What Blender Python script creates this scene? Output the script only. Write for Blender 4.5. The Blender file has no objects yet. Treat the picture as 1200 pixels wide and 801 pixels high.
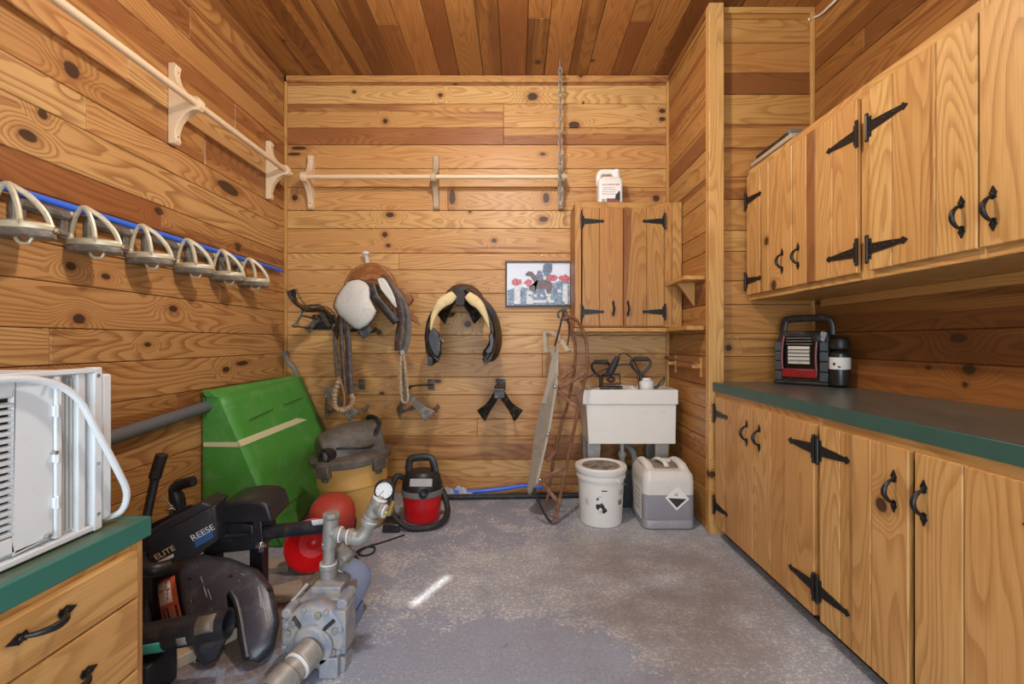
import bpy, bmesh, math, random
from math import pi, sin, cos, radians
from mathutils import Vector, Matrix, Euler

random.seed(7)
SC = bpy.context.scene
COL = SC.collection

# ------------------------------------------------------------------ camera, world, lights, exposure
FPX, CX, CY, EYE = 540.0, 605.0, 400.5, 1.15
cam_d = bpy.data.cameras.new('camera')
cam_d.sensor_fit = 'HORIZONTAL'; cam_d.sensor_width = 36.0
cam_d.lens = FPX / 1200 * 36
cam_d.shift_x = -(CX - 600) / 1200
cam_d.clip_start = 0.02
cam = bpy.data.objects.new('camera', cam_d); COL.objects.link(cam)
cam.location = (0, 0, EYE); cam.rotation_euler = (pi / 2, 0, 0)
SC.camera = cam

SC.view_settings.view_transform = 'Standard'
SC.view_settings.look = 'None'
SC.view_settings.gamma = 1
SC.view_settings.use_curve_mapping = False
SC.view_settings.exposure = 0.08

world = bpy.data.worlds.new('sky'); SC.world = world
world.use_nodes = True
world.node_tree.nodes['Background'].inputs[0].default_value = (0.62, 0.78, 1.0, 1)
world.node_tree.nodes['Background'].inputs[1].default_value = 1.0

def area(name, loc, rot, sx, sy, power, color, spread=180):
    l = bpy.data.lights.new(name, 'AREA'); l.shape = 'RECTANGLE'; l.size = sx; l.size_y = sy
    l.energy = power; l.color = color; l.spread = radians(spread)
    o = bpy.data.objects.new(name, l); COL.objects.link(o)
    o.location = loc; o.rotation_euler = rot
    return o
# the ceiling lamp, just in front of the seen part of the ceiling
bulb_d = bpy.data.lights.new('ceiling_bulb', 'POINT'); bulb_d.energy = 95; bulb_d.color = (1.0, 0.97, 0.93); bulb_d.shadow_soft_size = 0.075
bulb = bpy.data.objects.new('ceiling_bulb', bulb_d); COL.objects.link(bulb); bulb.location = (-0.12, 1.75, 2.86)
# daylight through the wide doorway behind the camera
area('door_daylight', (0.0, -1.05, 1.25), (radians(90), 0, 0), 2.2, 2.2, 85, (0.78, 0.89, 1.0))
sun_d = bpy.data.lights.new('sun', 'SUN'); sun_d.energy = 9.0; sun_d.angle = radians(0.5); sun_d.color = (1, 0.96, 0.9)
sun = bpy.data.objects.new('sun', sun_d); COL.objects.link(sun)
SUN_DIR = Vector((-0.15 * cos(radians(40)), 0.989 * cos(radians(40)), -sin(radians(40))))
sun.rotation_euler = SUN_DIR.to_track_quat('-Z', 'Y').to_euler(); sun.location = (2, -8, 7)

# ------------------------------------------------------------------ dimensions (metres)
D = 3.53          # back wall
XL, XN, XR = -1.77, 1.166, 1.81   # left wall, alcove side wall, right wall
YJ = 2.81         # return wall beside the alcove
ZC = 3.18
YF = -1.1         # front wall behind the camera
def P(px, py, Y):
    return Vector(((px - CX) * Y / FPX, Y, EYE - (py - 400) * Y / FPX))
def PX(px, py, X):
    Y = X * FPX / (px - CX)
    return Vector((X, Y, EYE - (py - 400) * Y / FPX))
def PZ(px, py, Z):
    Y = (EYE - Z) * FPX / (py - 400)
    return Vector(((px - CX) * Y / FPX, Y, Z))

# ------------------------------------------------------------------ mesh builder
def smooth_path(pts, n=6, closed=False):
    pts = [Vector(p) for p in pts]; out = []
    N = len(pts)
    segs = N if closed else N - 1
    for i in range(segs):
        if closed:
            p0, p1, p2, p3 = pts[i - 1], pts[i], pts[(i + 1) % N], pts[(i + 2) % N]
        else:
            p0 = pts[max(i - 1, 0)]; p1 = pts[i]; p2 = pts[i + 1]; p3 = pts[min(i + 2, N - 1)]
        for k in range(n):
            t = k / n
            out.append(0.5 * ((2 * p1) + (p2 - p0) * t + (2 * p0 - 5 * p1 + 4 * p2 - p3) * t * t + (3 * p1 - p0 - 3 * p2 + p3) * t ** 3))
    if not closed: out.append(pts[-1])
    return out

ROOTLOC = {}
def rootloc(o):
    while o.parent: o = o.parent
    return ROOTLOC.get(o.name, Vector((0, 0, 0)))

class MB:
    def __init__(s, M=None):
        s.bm = bmesh.new(); s.M = M or Matrix.Identity(4)
        s.uv = s.bm.loops.layers.uv.new('grain'); s.tn = s.bm.loops.layers.float_color.new('tone')
    def v(s, co): return s.bm.verts.new(s.M @ Vector(co))
    def f(s, vs, mi=0):
        try:
            fc = s.bm.faces.new(vs); fc.material_index = mi; return fc
        except ValueError: return None
    def box(s, lo, hi, mi=0, R=None):
        c = (Vector(lo) + Vector(hi)) / 2; h = (Vector(hi) - Vector(lo)) / 2
        vs = []
        for x in (-1, 1):
            for y in (-1, 1):
                for z in (-1, 1):
                    d = Vector((x * h.x, y * h.y, z * h.z))
                    if R is not None: d = R @ d
                    vs.append(s.v(c + d))
        idx = ((0, 1, 3, 2), (4, 6, 7, 5), (0, 4, 5, 1), (2, 3, 7, 6), (0, 2, 6, 4), (1, 5, 7, 3))
        return [s.f([vs[i] for i in q], mi) for q in idx]
    def plank(s, lo, hi, axis, tone=None, hue=None, mi=0, R=None):
        # one board: grain runs along the axis (0, 1, 2)
        fs = s.box(lo, hi, mi, R)
        t = random.random() if tone is None else tone
        sd = random.random(); h = random.random() if hue is None else hue
        l2 = [Vector(lo), Vector(hi)]
        o = [i for i in range(3) if i != axis]
        # local coords before transform give the grain
        c = (l2[0] + l2[1]) / 2; hh = (l2[1] - l2[0]) / 2
        loc = []
        for x in (-1, 1):
            for y in (-1, 1):
                for z in (-1, 1): loc.append(c + Vector((x * hh.x, y * hh.y, z * hh.z)))
        idx = ((0, 1, 3, 2), (4, 6, 7, 5), (0, 4, 5, 1), (2, 3, 7, 6), (0, 2, 6, 4), (1, 5, 7, 3))
        for fc, q in zip(fs, idx):
            for lp, i in zip(fc.loops, q):
                p = loc[i]
                lp[s.uv].uv = (p[axis], p[o[0]] + p[o[1]])
                lp[s.tn] = (t, sd, h, 1)
        return fs
    def ring(s, c, a, b, ra, rb, seg):
        return [s.v(c + a * (ra * cos(2 * pi * i / seg)) + b * (rb * sin(2 * pi * i / seg))) for i in range(seg)]
    def bridge(s, r0, r1, mi=0):
        n = len(r0)
        for i in range(n): s.f([r0[i], r0[(i + 1) % n], r1[(i + 1) % n], r1[i]], mi)
    def cyl(s, p0, p1, r0, r1=None, seg=16, mi=0, caps=True):
        p0 = Vector(p0); p1 = Vector(p1); r1 = r0 if r1 is None else r1
        d = (p1 - p0).normalized()
        a = d.orthogonal().normalized(); b = d.cross(a)
        A = s.ring(p0, a, b, r0, r0, seg); B = s.ring(p1, a, b, r1, r1, seg)
        s.bridge(A, B, mi)
        if caps: s.f(A[::-1], mi); s.f(B, mi)
    def tube(s, pts, r, seg=8, closed=False, flat=None, up=None, mi=0, square=False):
        # swept tube; flat=(half width, half thickness) with 'up' the thickness direction
        pts = [Vector(p) for p in pts]; n = len(pts); rings = []
        a = None
        for i, p in enumerate(pts):
            if closed: d = pts[(i + 1) % n] - pts[i - 1]
            else: d = pts[min(i + 1, n - 1)] - pts[max(i - 1, 0)]
            if d.length < 1e-9: d = Vector((0, 0, 1))
            d.normalize()
            if up is not None:
                u = Vector(up); b = u - d * u.dot(d)
                if b.length < 1e-4: b = d.orthogonal()
                b.normalize(); a = b.cross(d)
            else:
                if a is None: a = d.orthogonal().normalized()
                else:
                    a = a - d * a.dot(d)
                    a = a.normalized() if a.length > 1e-6 else d.orthogonal().normalized()
                b = d.cross(a)
            rr = r[i] if isinstance(r, (list, tuple)) else r
            if flat:
                w, t = flat
                k = rr if rr else 1
                if square:
                    rings.append([s.v(p + a * (w * k * x) + b * (t * y)) for x, y in ((1, 1), (-1, 1), (-1, -1), (1, -1))])
                else: rings.append(s.ring(p, a, b, w * k, t, seg))
            else: rings.append(s.ring(p, a, b, rr, rr, seg))
        for i in range(n - 1): s.bridge(rings[i], rings[i + 1], mi)
        if closed:
            # align the seam
            r0 = rings[0]; rl = rings[-1]; m = len(r0)
            k = min(range(m), key=lambda j: (r0[j].co - rl[0].co).length)
            s.bridge(rl, [r0[(j + k) % m] for j in range(m)], mi)
        else: s.f(rings[0][::-1], mi); s.f(rings[-1], mi)
    def lathe(s, prof, seg=28, c=(0, 0, 0), R=None, mi=0, sx=1, sy=1, open_=False):
        c = Vector(c); rings = []
        for r, z in prof:
            row = []
            for i in range(seg):
                d = Vector((r * sx * cos(2 * pi * i / seg), r * sy * sin(2 * pi * i / seg), z))
                if R is not None: d = R @ d
                row.append(s.v(c + d))
            rings.append(row)
        for i in range(len(rings) - 1): s.bridge(rings[i], rings[i + 1], mi)
        if not open_:
            s.f(rings[0][::-1], mi); s.f(rings[-1], mi)
    def loft(s, A, B, mi=0, caps=True):
        a = [s.v(p) for p in A]; b = [s.v(p) for p in B]
        s.bridge(a, b, mi)
        if caps: s.f(a[::-1], mi); s.f(b, mi)
    def slab(s, pts, off, mi=0):
        off = Vector(off); pts = [Vector(p) for p in pts]
        s.loft(pts, [p + off for p in pts], mi)
    def prism(s, pts2, z0, z1, mi=0):
        s.loft([(x, y, z0) for x, y in pts2], [(x, y, z1) for x, y in pts2], mi)
    def ball(s, c, r, seg=16, rings=10, mi=0):
        if not hasattr(r, '__len__'): r = (r, r, r)
        prof = [(max(sin(pi * i / rings), 1e-3), -cos(pi * i / rings)) for i in range(rings + 1)]
        c = Vector(c); rr = []
        for a, z in prof:
            rr.append([s.v(c + Vector((a * r[0] * cos(2 * pi * i / seg), a * r[1] * sin(2 * pi * i / seg), z * r[2]))) for i in range(seg)])
        for i in range(rings): s.bridge(rr[i], rr[i + 1], mi)
        s.f(rr[0][::-1], mi); s.f(rr[-1], mi)
    def grid(s, fn, nu, nv, mi=0):
        g = [[s.v(fn(i / nu, j / nv)) for j in range(nv + 1)] for i in range(nu + 1)]
        for i in range(nu):
            for j in range(nv): s.f([g[i][j], g[i + 1][j], g[i + 1][j + 1], g[i][j + 1]], mi)
    def build(s, name, mat, parent=None, bevel=0.0, seg=2, smooth=True, angle=35, solid=0.0, local=False, sub=0, kind=None, label=None):
        bmesh.ops.remove_doubles(s.bm, verts=s.bm.verts, dist=1e-6)
        bmesh.ops.recalc_face_normals(s.bm, faces=s.bm.faces)
        if parent is not None:
            if not local: bmesh.ops.translate(s.bm, verts=s.bm.verts, vec=-rootloc(parent))
            loc = None
        else:
            xs = [v.co for v in s.bm.verts]
            loc = Vector(((min(v.x for v in xs) + max(v.x for v in xs)) / 2, (min(v.y for v in xs) + max(v.y for v in xs)) / 2, min(v.z for v in xs)))
            bmesh.ops.translate(s.bm, verts=s.bm.verts, vec=-loc)
        me = bpy.data.meshes.new(name); s.bm.to_mesh(me); s.bm.free()
        mats = mat if isinstance(mat, (list, tuple)) else [mat]
        for m in mats: me.materials.append(m)
        if smooth:
            me.polygons.foreach_set('use_smooth', [True] * len(me.polygons))
            me.set_sharp_from_angle(angle=radians(angle))
        o = bpy.data.objects.new(name, me); COL.objects.link(o)
        if parent is not None: o.parent = parent
        else:
            o.location = loc; ROOTLOC[o.name] = loc
        if solid:
            m = o.modifiers.new('thick', 'SOLIDIFY'); m.thickness = solid; m.offset = 0
        if sub:
            m = o.modifiers.new('round', 'SUBSURF'); m.levels = sub; m.render_levels = sub
        if bevel:
            m = o.modifiers.new('edge', 'BEVEL'); m.width = bevel; m.segments = seg; m.limit_method = 'ANGLE'; m.angle_limit = radians(40)
            if smooth: m.harden_normals = False
        if kind: o['kind'] = kind
        if label: o['label'] = label
        return o

def root(name, loc, label, cat, group=None, rot=(0, 0, 0)):
    o = bpy.data.objects.new(name, None); COL.objects.link(o)
    o.empty_display_size = 0.05
    o.location = loc; o.rotation_euler = rot; ROOTLOC[o.name] = Vector(loc)
    o['label'] = label; o['category'] = cat
    if group: o['group'] = group
    return o
def tag(o, label, cat, group=None):
    o['label'] = label; o['category'] = cat
    if group: o['group'] = group
    return o
def kids(o): return [c for c in COL.objects if c.parent == o]
def copy_tree(o, parent=None):
    c = o.copy(); COL.objects.link(c)
    if parent is not None: c.parent = parent
    for k in kids(o): copy_tree(k, c)
    return c
def text(name, body, mat, parent, M, size, extrude=0.0006, sx=1.0):
    cu = bpy.data.curves.new(name, 'FONT'); cu.body = body; cu.size = size; cu.extrude = extrude
    cu.align_x = 'CENTER'; cu.align_y = 'CENTER'; cu.space_character = 1.0
    cu.materials.append(mat)
    t = bpy.data.objects.new(name + '_curve', cu); COL.objects.link(t)
    bpy.context.view_layer.update()
    me = bpy.data.meshes.new_from_object(t.evaluated_get(bpy.context.evaluated_depsgraph_get()))
    bpy.data.objects.remove(t); bpy.data.curves.remove(cu); me.name = name
    o = bpy.data.objects.new(name, me); COL.objects.link(o); o.parent = parent
    M = M.copy(); M.translation = M.translation - rootloc(parent)
    o.matrix_local = M @ Matrix.Diagonal((sx, 1, 1, 1))
    return o
def face_matrix(o, u, v):
    u = Vector(u).normalized(); n = u.cross(Vector(v)).normalized(); v = n.cross(u)
    M = Matrix((u, v, n)).transposed().to_4x4(); M.translation = Vector(o)
    return M

# ------------------------------------------------------------------ materials
def lin(h):
    h = h.lstrip('#'); c = [int(h[i:i + 2], 16) / 255 for i in (0, 2, 4)]
    return tuple((x / 12.92 if x <= 0.04045 else ((x + 0.055) / 1.055) ** 2.4) for x in c) + (1,)
class N:
    def __init__(s, name):
        s.m = bpy.data.materials.new(name); s.m.use_nodes = True; s.t = s.m.node_tree
        s.b = s.t.nodes['Principled BSDF']
    def n(s, typ, **kw):
        x = s.t.nodes.new(typ)
        for k, v in kw.items(): setattr(x, k, v)
        return x
    def put(s, sock, val):
        if hasattr(val, 'is_linked') or isinstance(val, bpy.types.NodeSocket): s.t.links.new(val, sock)
        else: sock.default_value = val
    def math(s, op, a, b=None, c=None, clamp=False):
        x = s.n('ShaderNodeMath', operation=op, use_clamp=clamp); s.put(x.inputs[0], a)
        if b is not None: s.put(x.inputs[1], b)
        if c is not None: s.put(x.inputs[2], c)
        return x.outputs[0]
    def vmath(s, op, a, b=None):
        x = s.n('ShaderNodeVectorMath', operation=op); s.put(x.inputs[0], a)
        if b is not None: s.put(x.inputs[1], b)
        return x.outputs['Value'] if op in ('LENGTH', 'DOT_PRODUCT', 'DISTANCE') else x.outputs[0]
    def noise(s, vec, scale, detail=2, rough=0.5, dist=0.0):
        x = s.n('ShaderNodeTexNoise'); s.put(x.inputs['Vector'], vec); x.inputs['Scale'].default_value = scale
        x.inputs['Detail'].default_value = detail; x.inputs['Roughness'].default_value = rough; x.inputs['Distortion'].default_value = dist
        return x.outputs[0]
    def ramp(s, val, a, b, lo=0.0, hi=1.0, smooth=True):
        x = s.n('ShaderNodeMapRange', interpolation_type='SMOOTHSTEP' if smooth else 'LINEAR'); s.put(x.inputs[0], val)
        x.inputs[1].default_value = a; x.inputs[2].default_value = b; x.inputs[3].default_value = lo; x.inputs[4].default_value = hi
        return x.outputs[0]
    def mix(s, f, a, b, blend='MIX'):
        x = s.n('ShaderNodeMix', data_type='RGBA', blend_type=blend); s.put(x.inputs[0], f); s.put(x.inputs[6], a); s.put(x.inputs[7], b)
        return x.outputs[2]
    def bump(s, h, strength=0.3, dist=0.002):
        x = s.n('ShaderNodeBump'); s.put(x.inputs['Height'], h); x.inputs['Strength'].default_value = strength; x.inputs['Distance'].default_value = dist
        s.t.links.new(x.outputs[0], s.b.inputs['Normal'])
    def pos(s):
        return s.n('ShaderNodeNewGeometry').outputs['Position']
    def out(s, col, rough=0.5, metal=0.0, spec=None):
        s.put(s.b.inputs['Base Color'], col); s.put(s.b.inputs['Roughness'], rough); s.put(s.b.inputs['Metallic'], metal)
        if spec is not None: s.b.inputs['Specular IOR Level'].default_value = spec
        return s.m

def pine(name, light, mid, ring, heart, knot='#3a2616', knots=(), rough=0.42, voro=True, density=0.55, streak=0.62, freq=1.0, rstr=0.5):
    k = N(name)
    uv = k.n('ShaderNodeUVMap', uv_map='grain').outputs[0]
    at = k.n('ShaderNodeAttribute', attribute_name='tone').outputs['Color']
    sep = k.n('ShaderNodeSeparateColor'); k.put(sep.inputs[0], at); tone, seed, hue = sep.outputs
    su = k.n('ShaderNodeSeparateXYZ'); k.put(su.inputs[0], uv); u, v = su.outputs[0], su.outputs[1]
    # distance (in knot radii) to the nearest knot
    dmin = None
    for (ku, kv, ru, rv) in knots:
        d = k.vmath('LENGTH', k.vmath('MULTIPLY', k.vmath('SUBTRACT', uv, (ku, kv, 0)), (1 / ru, 1 / rv, 0)))
        dmin = d if dmin is None else k.math('MINIMUM', dmin, d)
    if voro:
        cv = k.n('ShaderNodeCombineXYZ'); k.put(cv.inputs[0], k.math('MULTIPLY_ADD', seed, 37.0, u)); k.put(cv.inputs[1], k.math('MULTIPLY_ADD', seed, 3.0, v))
        vo = k.n('ShaderNodeTexVoronoi', voronoi_dimensions='2D'); k.put(vo.inputs['Vector'], cv.outputs[0]); vo.inputs['Scale'].default_value = 2.6
        sc = k.n('ShaderNodeSeparateColor'); k.put(sc.inputs[0], vo.outputs['Color'])
        gate = k.ramp(sc.outputs[0], density, density + 0.01, 40.0, 0.0, False)
        size = k.math('MULTIPLY_ADD', sc.outputs[1], 0.045, 0.02)
        dv = k.math('ADD', k.math('DIVIDE', vo.outputs['Distance'], size), gate)
        dmin = dv if dmin is None else k.math('MINIMUM', dmin, dv)
    if dmin is None: dmin = k.math('ADD', 99.0, 0.0)
    def vec(a, b, c=None):
        x = k.n('ShaderNodeCombineXYZ'); k.put(x.inputs[0], k.math('MULTIPLY', u, a)); k.put(x.inputs[1], k.math('MULTIPLY', v, b)); k.put(x.inputs[2], k.math('MULTIPLY', seed, 61.0)); return x.outputs[0]
    halo = k.ramp(dmin, 0.6, 5.0, 1.0, 0.0)
    fld = k.noise(vec(0.55 * freq, 4.2 * freq), 1.0, 1.5, 0.45)
    wob = k.noise(vec(3.0, 14), 1.0, 2, 0.5)
    fld = k.math('MULTIPLY_ADD', halo, 0.13, k.math('MULTIPLY_ADD', wob, 0.035, fld))
    fr = k.math('FRACT', k.math('MULTIPLY', fld, 30.0))
    line = k.ramp(fr, 0.30, 0.90); edge = k.ramp(fr, 0.90, 1.0, 1.0, 0.0)
    rings = k.math('MULTIPLY', line, edge)
    fib = k.noise(vec(5, 260), 1.0, 3, 0.6)
    rings = k.math('MULTIPLY', rings, k.math('MULTIPLY_ADD', fib, 1.0, 0.45), clamp=True)
    hw = k.noise(vec(0.32, 8.0), 1.0, 3.0, 0.55)
    hmask = k.ramp(k.math('ADD', hw, k.math('MULTIPLY', k.math('SUBTRACT', 0.5, tone), 0.42)), streak - 0.03, streak + 0.04)
    base = k.mix(k.ramp(tone, 0.1, 0.9), lin(mid), lin(light))
    base = k.mix(k.math('MULTIPLY', hmask, 0.85), base, lin(heart))
    patch = k.noise(vec(1.3, 3.0), 1.0, 3, 0.6)
    base = k.mix(k.math('MULTIPLY', k.ramp(patch, 0.42, 0.66), 0.35), base, lin(mid))
    base = k.mix(k.math('MULTIPLY', rings, rstr), base, k.mix(hmask, lin(ring), tuple(x * 0.45 for x in lin(heart)[:3]) + (1,)))
    base = k.mix(k.math('MULTIPLY', k.ramp(fib, 0.4, 0.7), 0.26), base, lin(ring))
    # slight per board hue
    base = k.mix(k.math('MULTIPLY', hue, 0.30), base, lin('#ad6534'))
    base = k.mix(k.math('MULTIPLY', k.ramp(dmin, 0.9, 2.6, 1.0, 0.0), 0.5), base, lin(heart))
    kn = k.ramp(k.math('MULTIPLY_ADD', k.math('SUBTRACT', wob, 0.5), 0.9, dmin), 0.82, 1.12, 1.0, 0.0)
    base = k.mix(k.math('MULTIPLY', kn, 0.93), base, lin(knot))
    k.bump(k.math('SUBTRACT', k.math('MULTIPLY', fib, 0.5), k.math('MULTIPLY', rings, 0.4)), 0.12, 0.001)
    return k.out(base, k.math('MULTIPLY_ADD', fib, 0.16, rough - 0.06), spec=0.4)

def plain(name, hexc, rough=0.5, metal=0.0, var=0.12, scale=9.0, dirt=None, dirt_amt=0.5, bump=0.0, thr=(0.5, 0.72), spec=None, hi=None):
    k = N(name); p = k.n('ShaderNodeTexCoord').outputs['Object']
    n1 = k.noise(p, scale, 4, 0.6)
    c = lin(hexc)
    dk = tuple(x * (1 - var) for x in c[:3]) + (1,); lt = tuple(min(1, x * (1 + var)) for x in c[:3]) + (1,)
    col = k.mix(n1, dk, lt)
    if hi: col = k.mix(k.ramp(k.noise(p, scale * 5, 6, 0.7), 0.58, 0.66), col, lin(hi))
    if dirt:
        n2 = k.noise(p, scale * 1.7 + 3, 6, 0.68)
        col = k.mix(k.math('MULTIPLY', k.ramp(n2, *thr), dirt_amt), col, lin(dirt))
    if bump: k.bump(k.noise(p, scale * 14, 4, 0.6), bump, 0.003)
    return k.out(col, k.math('MULTIPLY_ADD', n1, 0.12, max(rough - 0.06, 0.02)), metal, spec)

def kb(px, py, rx=0.02, rz=0.014):
    p = P(px, py, D); return (p.x, D + p.z, rx * 1.25, rz * 1.2)
def kl(px, py, rx=0.03, rz=0.02):
    p = PX(px, py, XL); return (p.y, XL + p.z, rx, rz)
K_BACK = [kb(516, 111, .016, .014), kb(623.7, 113, .03, .026), kb(673, 146, .03, .02), kb(415, 107, .012, .01), kb(457, 251, .026, .016), kb(451, 274, .018, .018),
          kb(455, 287, .016, .012), kb(637, 256, .03, .018), kb(579, 281, .016, .014), kb(530, 231, .02, .05), kb(640, 231, .02, .03), kb(776, 129, .022, .016),
          kb(776, 139, .02, .014), kb(673, 147, .02, .012), kb(548, 379, .022, .02), kb(636, 180, .02, .012), kb(583, 445, .014, .014), kb(513, 446, .02, .012), kb(350, 173, .05, .012), kb(345, 180, .04, .01), kb(769, 232, .02, .02)]
K_LEFT = [kl(93, 373, .028, .02), kl(203, 361, .035, .018), kl(83, 311, .022, .016), kl(124, 323, .02, .012), kl(186, 247, .028, .02), kl(279, 287, .04, .016), kl(279, 291, .03, .016),
          kl(33, 158, .03, .02), kl(268, 220, .10, .03), kl(284, 425, .06, .014), kl(265, 432, .03, .014), kl(84, 82, .03, .03), kl(173, 403, .02, .01)]
def kr(px, py, rx=0.03, rz=0.018):
    p = PX(px, py, XR); return (p.y, XR + p.z, rx, rz)
K_RIGHT = [kr(1123, 396, .04, .022), kr(1136, 432, .03, .024), kr(1131, 450, .012, .012), kr(1088, 430, .012, .008)]

WOOD_BACK = pine('pine_back', '#d2a768', '#bd8c50', '#935b2b', '#874f2b', knots=K_BACK, density=0.9, streak=0.585, rstr=0.55, freq=1.2)
WOOD_LEFT = pine('pine_left', '#cba065', '#b08248', '#7e4c23', '#824d2a', knots=K_LEFT, density=0.88, streak=0.575, rstr=0.68)
WOOD_RIGHT = pine('pine_right', '#a8783e', '#895826', '#5e3616', '#683c1a', knots=K_RIGHT, density=0.93, streak=0.57, rstr=0.62)  # dark stain of the right wall, with the under-cabinet shade mixed into it
WOOD_WALL = pine('pine_wall', '#bd9050', '#a4743a', '#784a20', '#744422', density=0.8, streak=0.55)
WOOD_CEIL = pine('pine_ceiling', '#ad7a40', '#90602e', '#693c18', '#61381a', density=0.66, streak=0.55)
WOOD_DOOR = pine('pine_door', '#cfa262', '#bc8e4e', '#90602a', '#7d4c27', density=0.82, streak=0.61)
WOOD_TRIM = pine('pine_trim', '#c99c5a', '#b88846', '#8f602e', '#8f602e', density=0.95, streak=0.75)
WOOD_RAIL = plain('maple', '#dcc09a', 0.5, var=0.07, scale=14)
BLACK_IRON = plain('black_iron', '#1c1a18', 0.42, 0.3, var=0.3, scale=40, hi='#3a3632')

# ------------------------------------------------------------------ floor
def concrete():
    k = N('worn_painted_concrete'); p = k.pos()
    sp = k.n('ShaderNodeSeparateXYZ'); k.put(sp.inputs[0], p); x, y = sp.outputs[0], sp.outputs[1]
    big = k.noise(p, 1.3, 4, 0.6); mid = k.noise(p, 5.5, 9, 0.74); fine = k.noise(p, 62.0, 6, 0.75); tiny = k.noise(p, 150.0, 4, 0.7)
    paint = k.mix(big, lin('#858d9f'), lin('#a1a8b6'))
    bare = k.mix(mid, lin('#85878a'), lin('#c6c9cc'))
    # wear: more towards the right cabinets and the middle of the room
    def blob(cx, cy, rx, ry):
        d = k.vmath('LENGTH', k.vmath('MULTIPLY', k.vmath('SUBTRACT', p, (cx, cy, 0)), (1 / rx, 1 / ry, 0)))
        return k.ramp(d, 0.2, 1.15, 1.0, 0.0)
    w = k.math('ADD', k.math('MULTIPLY', blob(0.75, 2.35, 0.75, 0.9), 0.16), k.math('MULTIPLY', blob(-0.1, 2.25, 0.6, 0.5), 0.10))
    w = k.math('SUBTRACT', k.math('ADD', w, k.math('MULTIPLY', blob(0.95, 1.75, 0.5, 0.9), 0.17)), k.math('MULTIPLY', blob(-0.05, 1.55, 0.55, 0.42), 0.22))
    s = k.math('ADD', k.math('ADD', k.math('MULTIPLY', mid, 0.62), k.math('MULTIPLY', fine, 0.38)), w)
    wear = k.ramp(s, 0.505, 0.55)
    col = k.mix(k.math('MULTIPLY', wear, 0.72), paint, bare)
    chips = k.ramp(k.math('ADD', k.math('MULTIPLY', fine, 0.75), k.math('MULTIPLY', mid, 0.25)), 0.515, 0.565)
    col = k.mix(k.math('MULTIPLY', k.math('MULTIPLY', chips, k.math('MULTIPLY_ADD', wear, 0.8, 0.2)), 0.85), col, lin('#d2d2d2'))
    brown = k.math('MULTIPLY', blob(0.7, 2.1, 0.75, 0.95), k.ramp(k.noise(p, 2.2, 5, 0.65), 0.32, 0.58))
    col = k.mix(k.math('MULTIPLY', brown, 0.62), col, lin('#6e5f50'))
    dirt = k.math('MULTIPLY', blob(-1.02, 1.9, 0.42, 0.75), k.ramp(mid, 0.40, 0.52))
    col = k.mix(k.math('MULTIPLY', dirt, 0.85), col, k.mix(fine, lin('#49321f'), lin('#86623f')))
    spots = k.ramp(k.noise(p, 9.0, 6, 0.75), 0.64, 0.72)
    col = k.mix(k.math('MULTIPLY', spots, 0.75), col, lin('#3f3d3c'))
    col = k.mix(k.math('MULTIPLY', k.ramp(tiny, 0.48, 0.68), 0.5), col, lin('#4c4947'))
    k.bump(k.math('ADD', k.math('MULTIPLY', wear, -0.6), k.math('MULTIPLY', tiny, 0.5)), 0.25, 0.002)
    return k.out(col, k.math('MULTIPLY_ADD', wear, 0.2, 0.5), spec=0.35)
m = MB(); m.box((XL - .2, YF - .2, -.1), (XR + .2, D + .2, 0)); m.build('floor', concrete(), kind='structure', smooth=False)
bpy.data.objects['floor']['label'] = 'worn grey painted concrete floor'

M_GAP = plain('groove_dark', '#5a3717', .8)
# ------------------------------------------------------------------ board walls
YS = [90, 99, 121, 149, 169, 197, 219, 246, 267, 296, 315.5, 343, 365, 392, 413.6, 441, 462, 490, 510, 538, 558, 577]
ZB = [EYE + (400 - y) / 153 for y in YS]; ZB[0] = ZC; ZB[-1] = 0.0
BV = 0.0035
TB = [.25, .75, (.34, .8), (.04, .22), .62, .55, (.8, .42), .8, .55, .8, .85, .8, .7, .78, .5, .7, .6, .7, .4, .72, .5]
rnd = random.Random(11)
def board_wall(name, mat, axis, lo, hi, fixed, th, tones, joints=None, spread=0.0, skip=None):
    # horizontal boards from lo to hi along the axis; 'fixed' is the face coordinate, th goes away from the room
    m = MB(); ob = 1 - axis
    for i in range(len(ZB) - 1):
        z1, z0 = ZB[i], ZB[i + 1]
        cuts = [lo] + sorted((joints or {}).get(i, [])) + [hi]
        for si, (a, b) in enumerate(zip(cuts[:-1], cuts[1:])):
            tt = tones[i]
            if isinstance(tt, tuple): tt = tt[min(si, len(tt) - 1)]
            t = tt + rnd.uniform(-spread, spread)
            l = [0, 0, z0]; h = [0, 0, z1]
            l[axis], h[axis] = a, b
            l[ob], h[ob] = min(fixed, fixed + th), max(fixed, fixed + th)
            parts = [(l, h)]
            if skip:
                (sa, sb, sz0, sz1) = skip
                if a < sb and b > sa and z0 < sz1 and z1 > sz0:
                    parts = []
                    for (pa, pb, pz0, pz1) in ((a, min(sa, b), z0, z1), (max(sb, a), b, z0, z1), (max(a, sa), min(b, sb), z0, max(z0, min(sz0, z1))), (max(a, sa), min(b, sb), min(z1, max(sz1, z0)), z1)):
                        if pb - pa > 1e-3 and pz1 - pz0 > 1e-3:
                            l2 = list(l); h2 = list(h); l2[axis], h2[axis], l2[2], h2[2] = pa, pb, pz0, pz1; parts.append((l2, h2))
            for (l2, h2) in parts:
                l3 = list(l2); h3 = list(h2); l3[2] += .0014; h3[2] -= .0014; l3[axis] += .0006; h3[axis] -= .0006
                m.plank(l3, h3, axis, t)
                bl = list(l2); bh = list(h2); f0 = fixed + th * .12; f1 = fixed + th
                bl[ob], bh[ob] = min(f0, f1), max(f0, f1); m.box(bl, bh, 1)
    return m.build(name, [mat, M_GAP], bevel=BV, seg=1, smooth=False, kind='structure')
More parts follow.
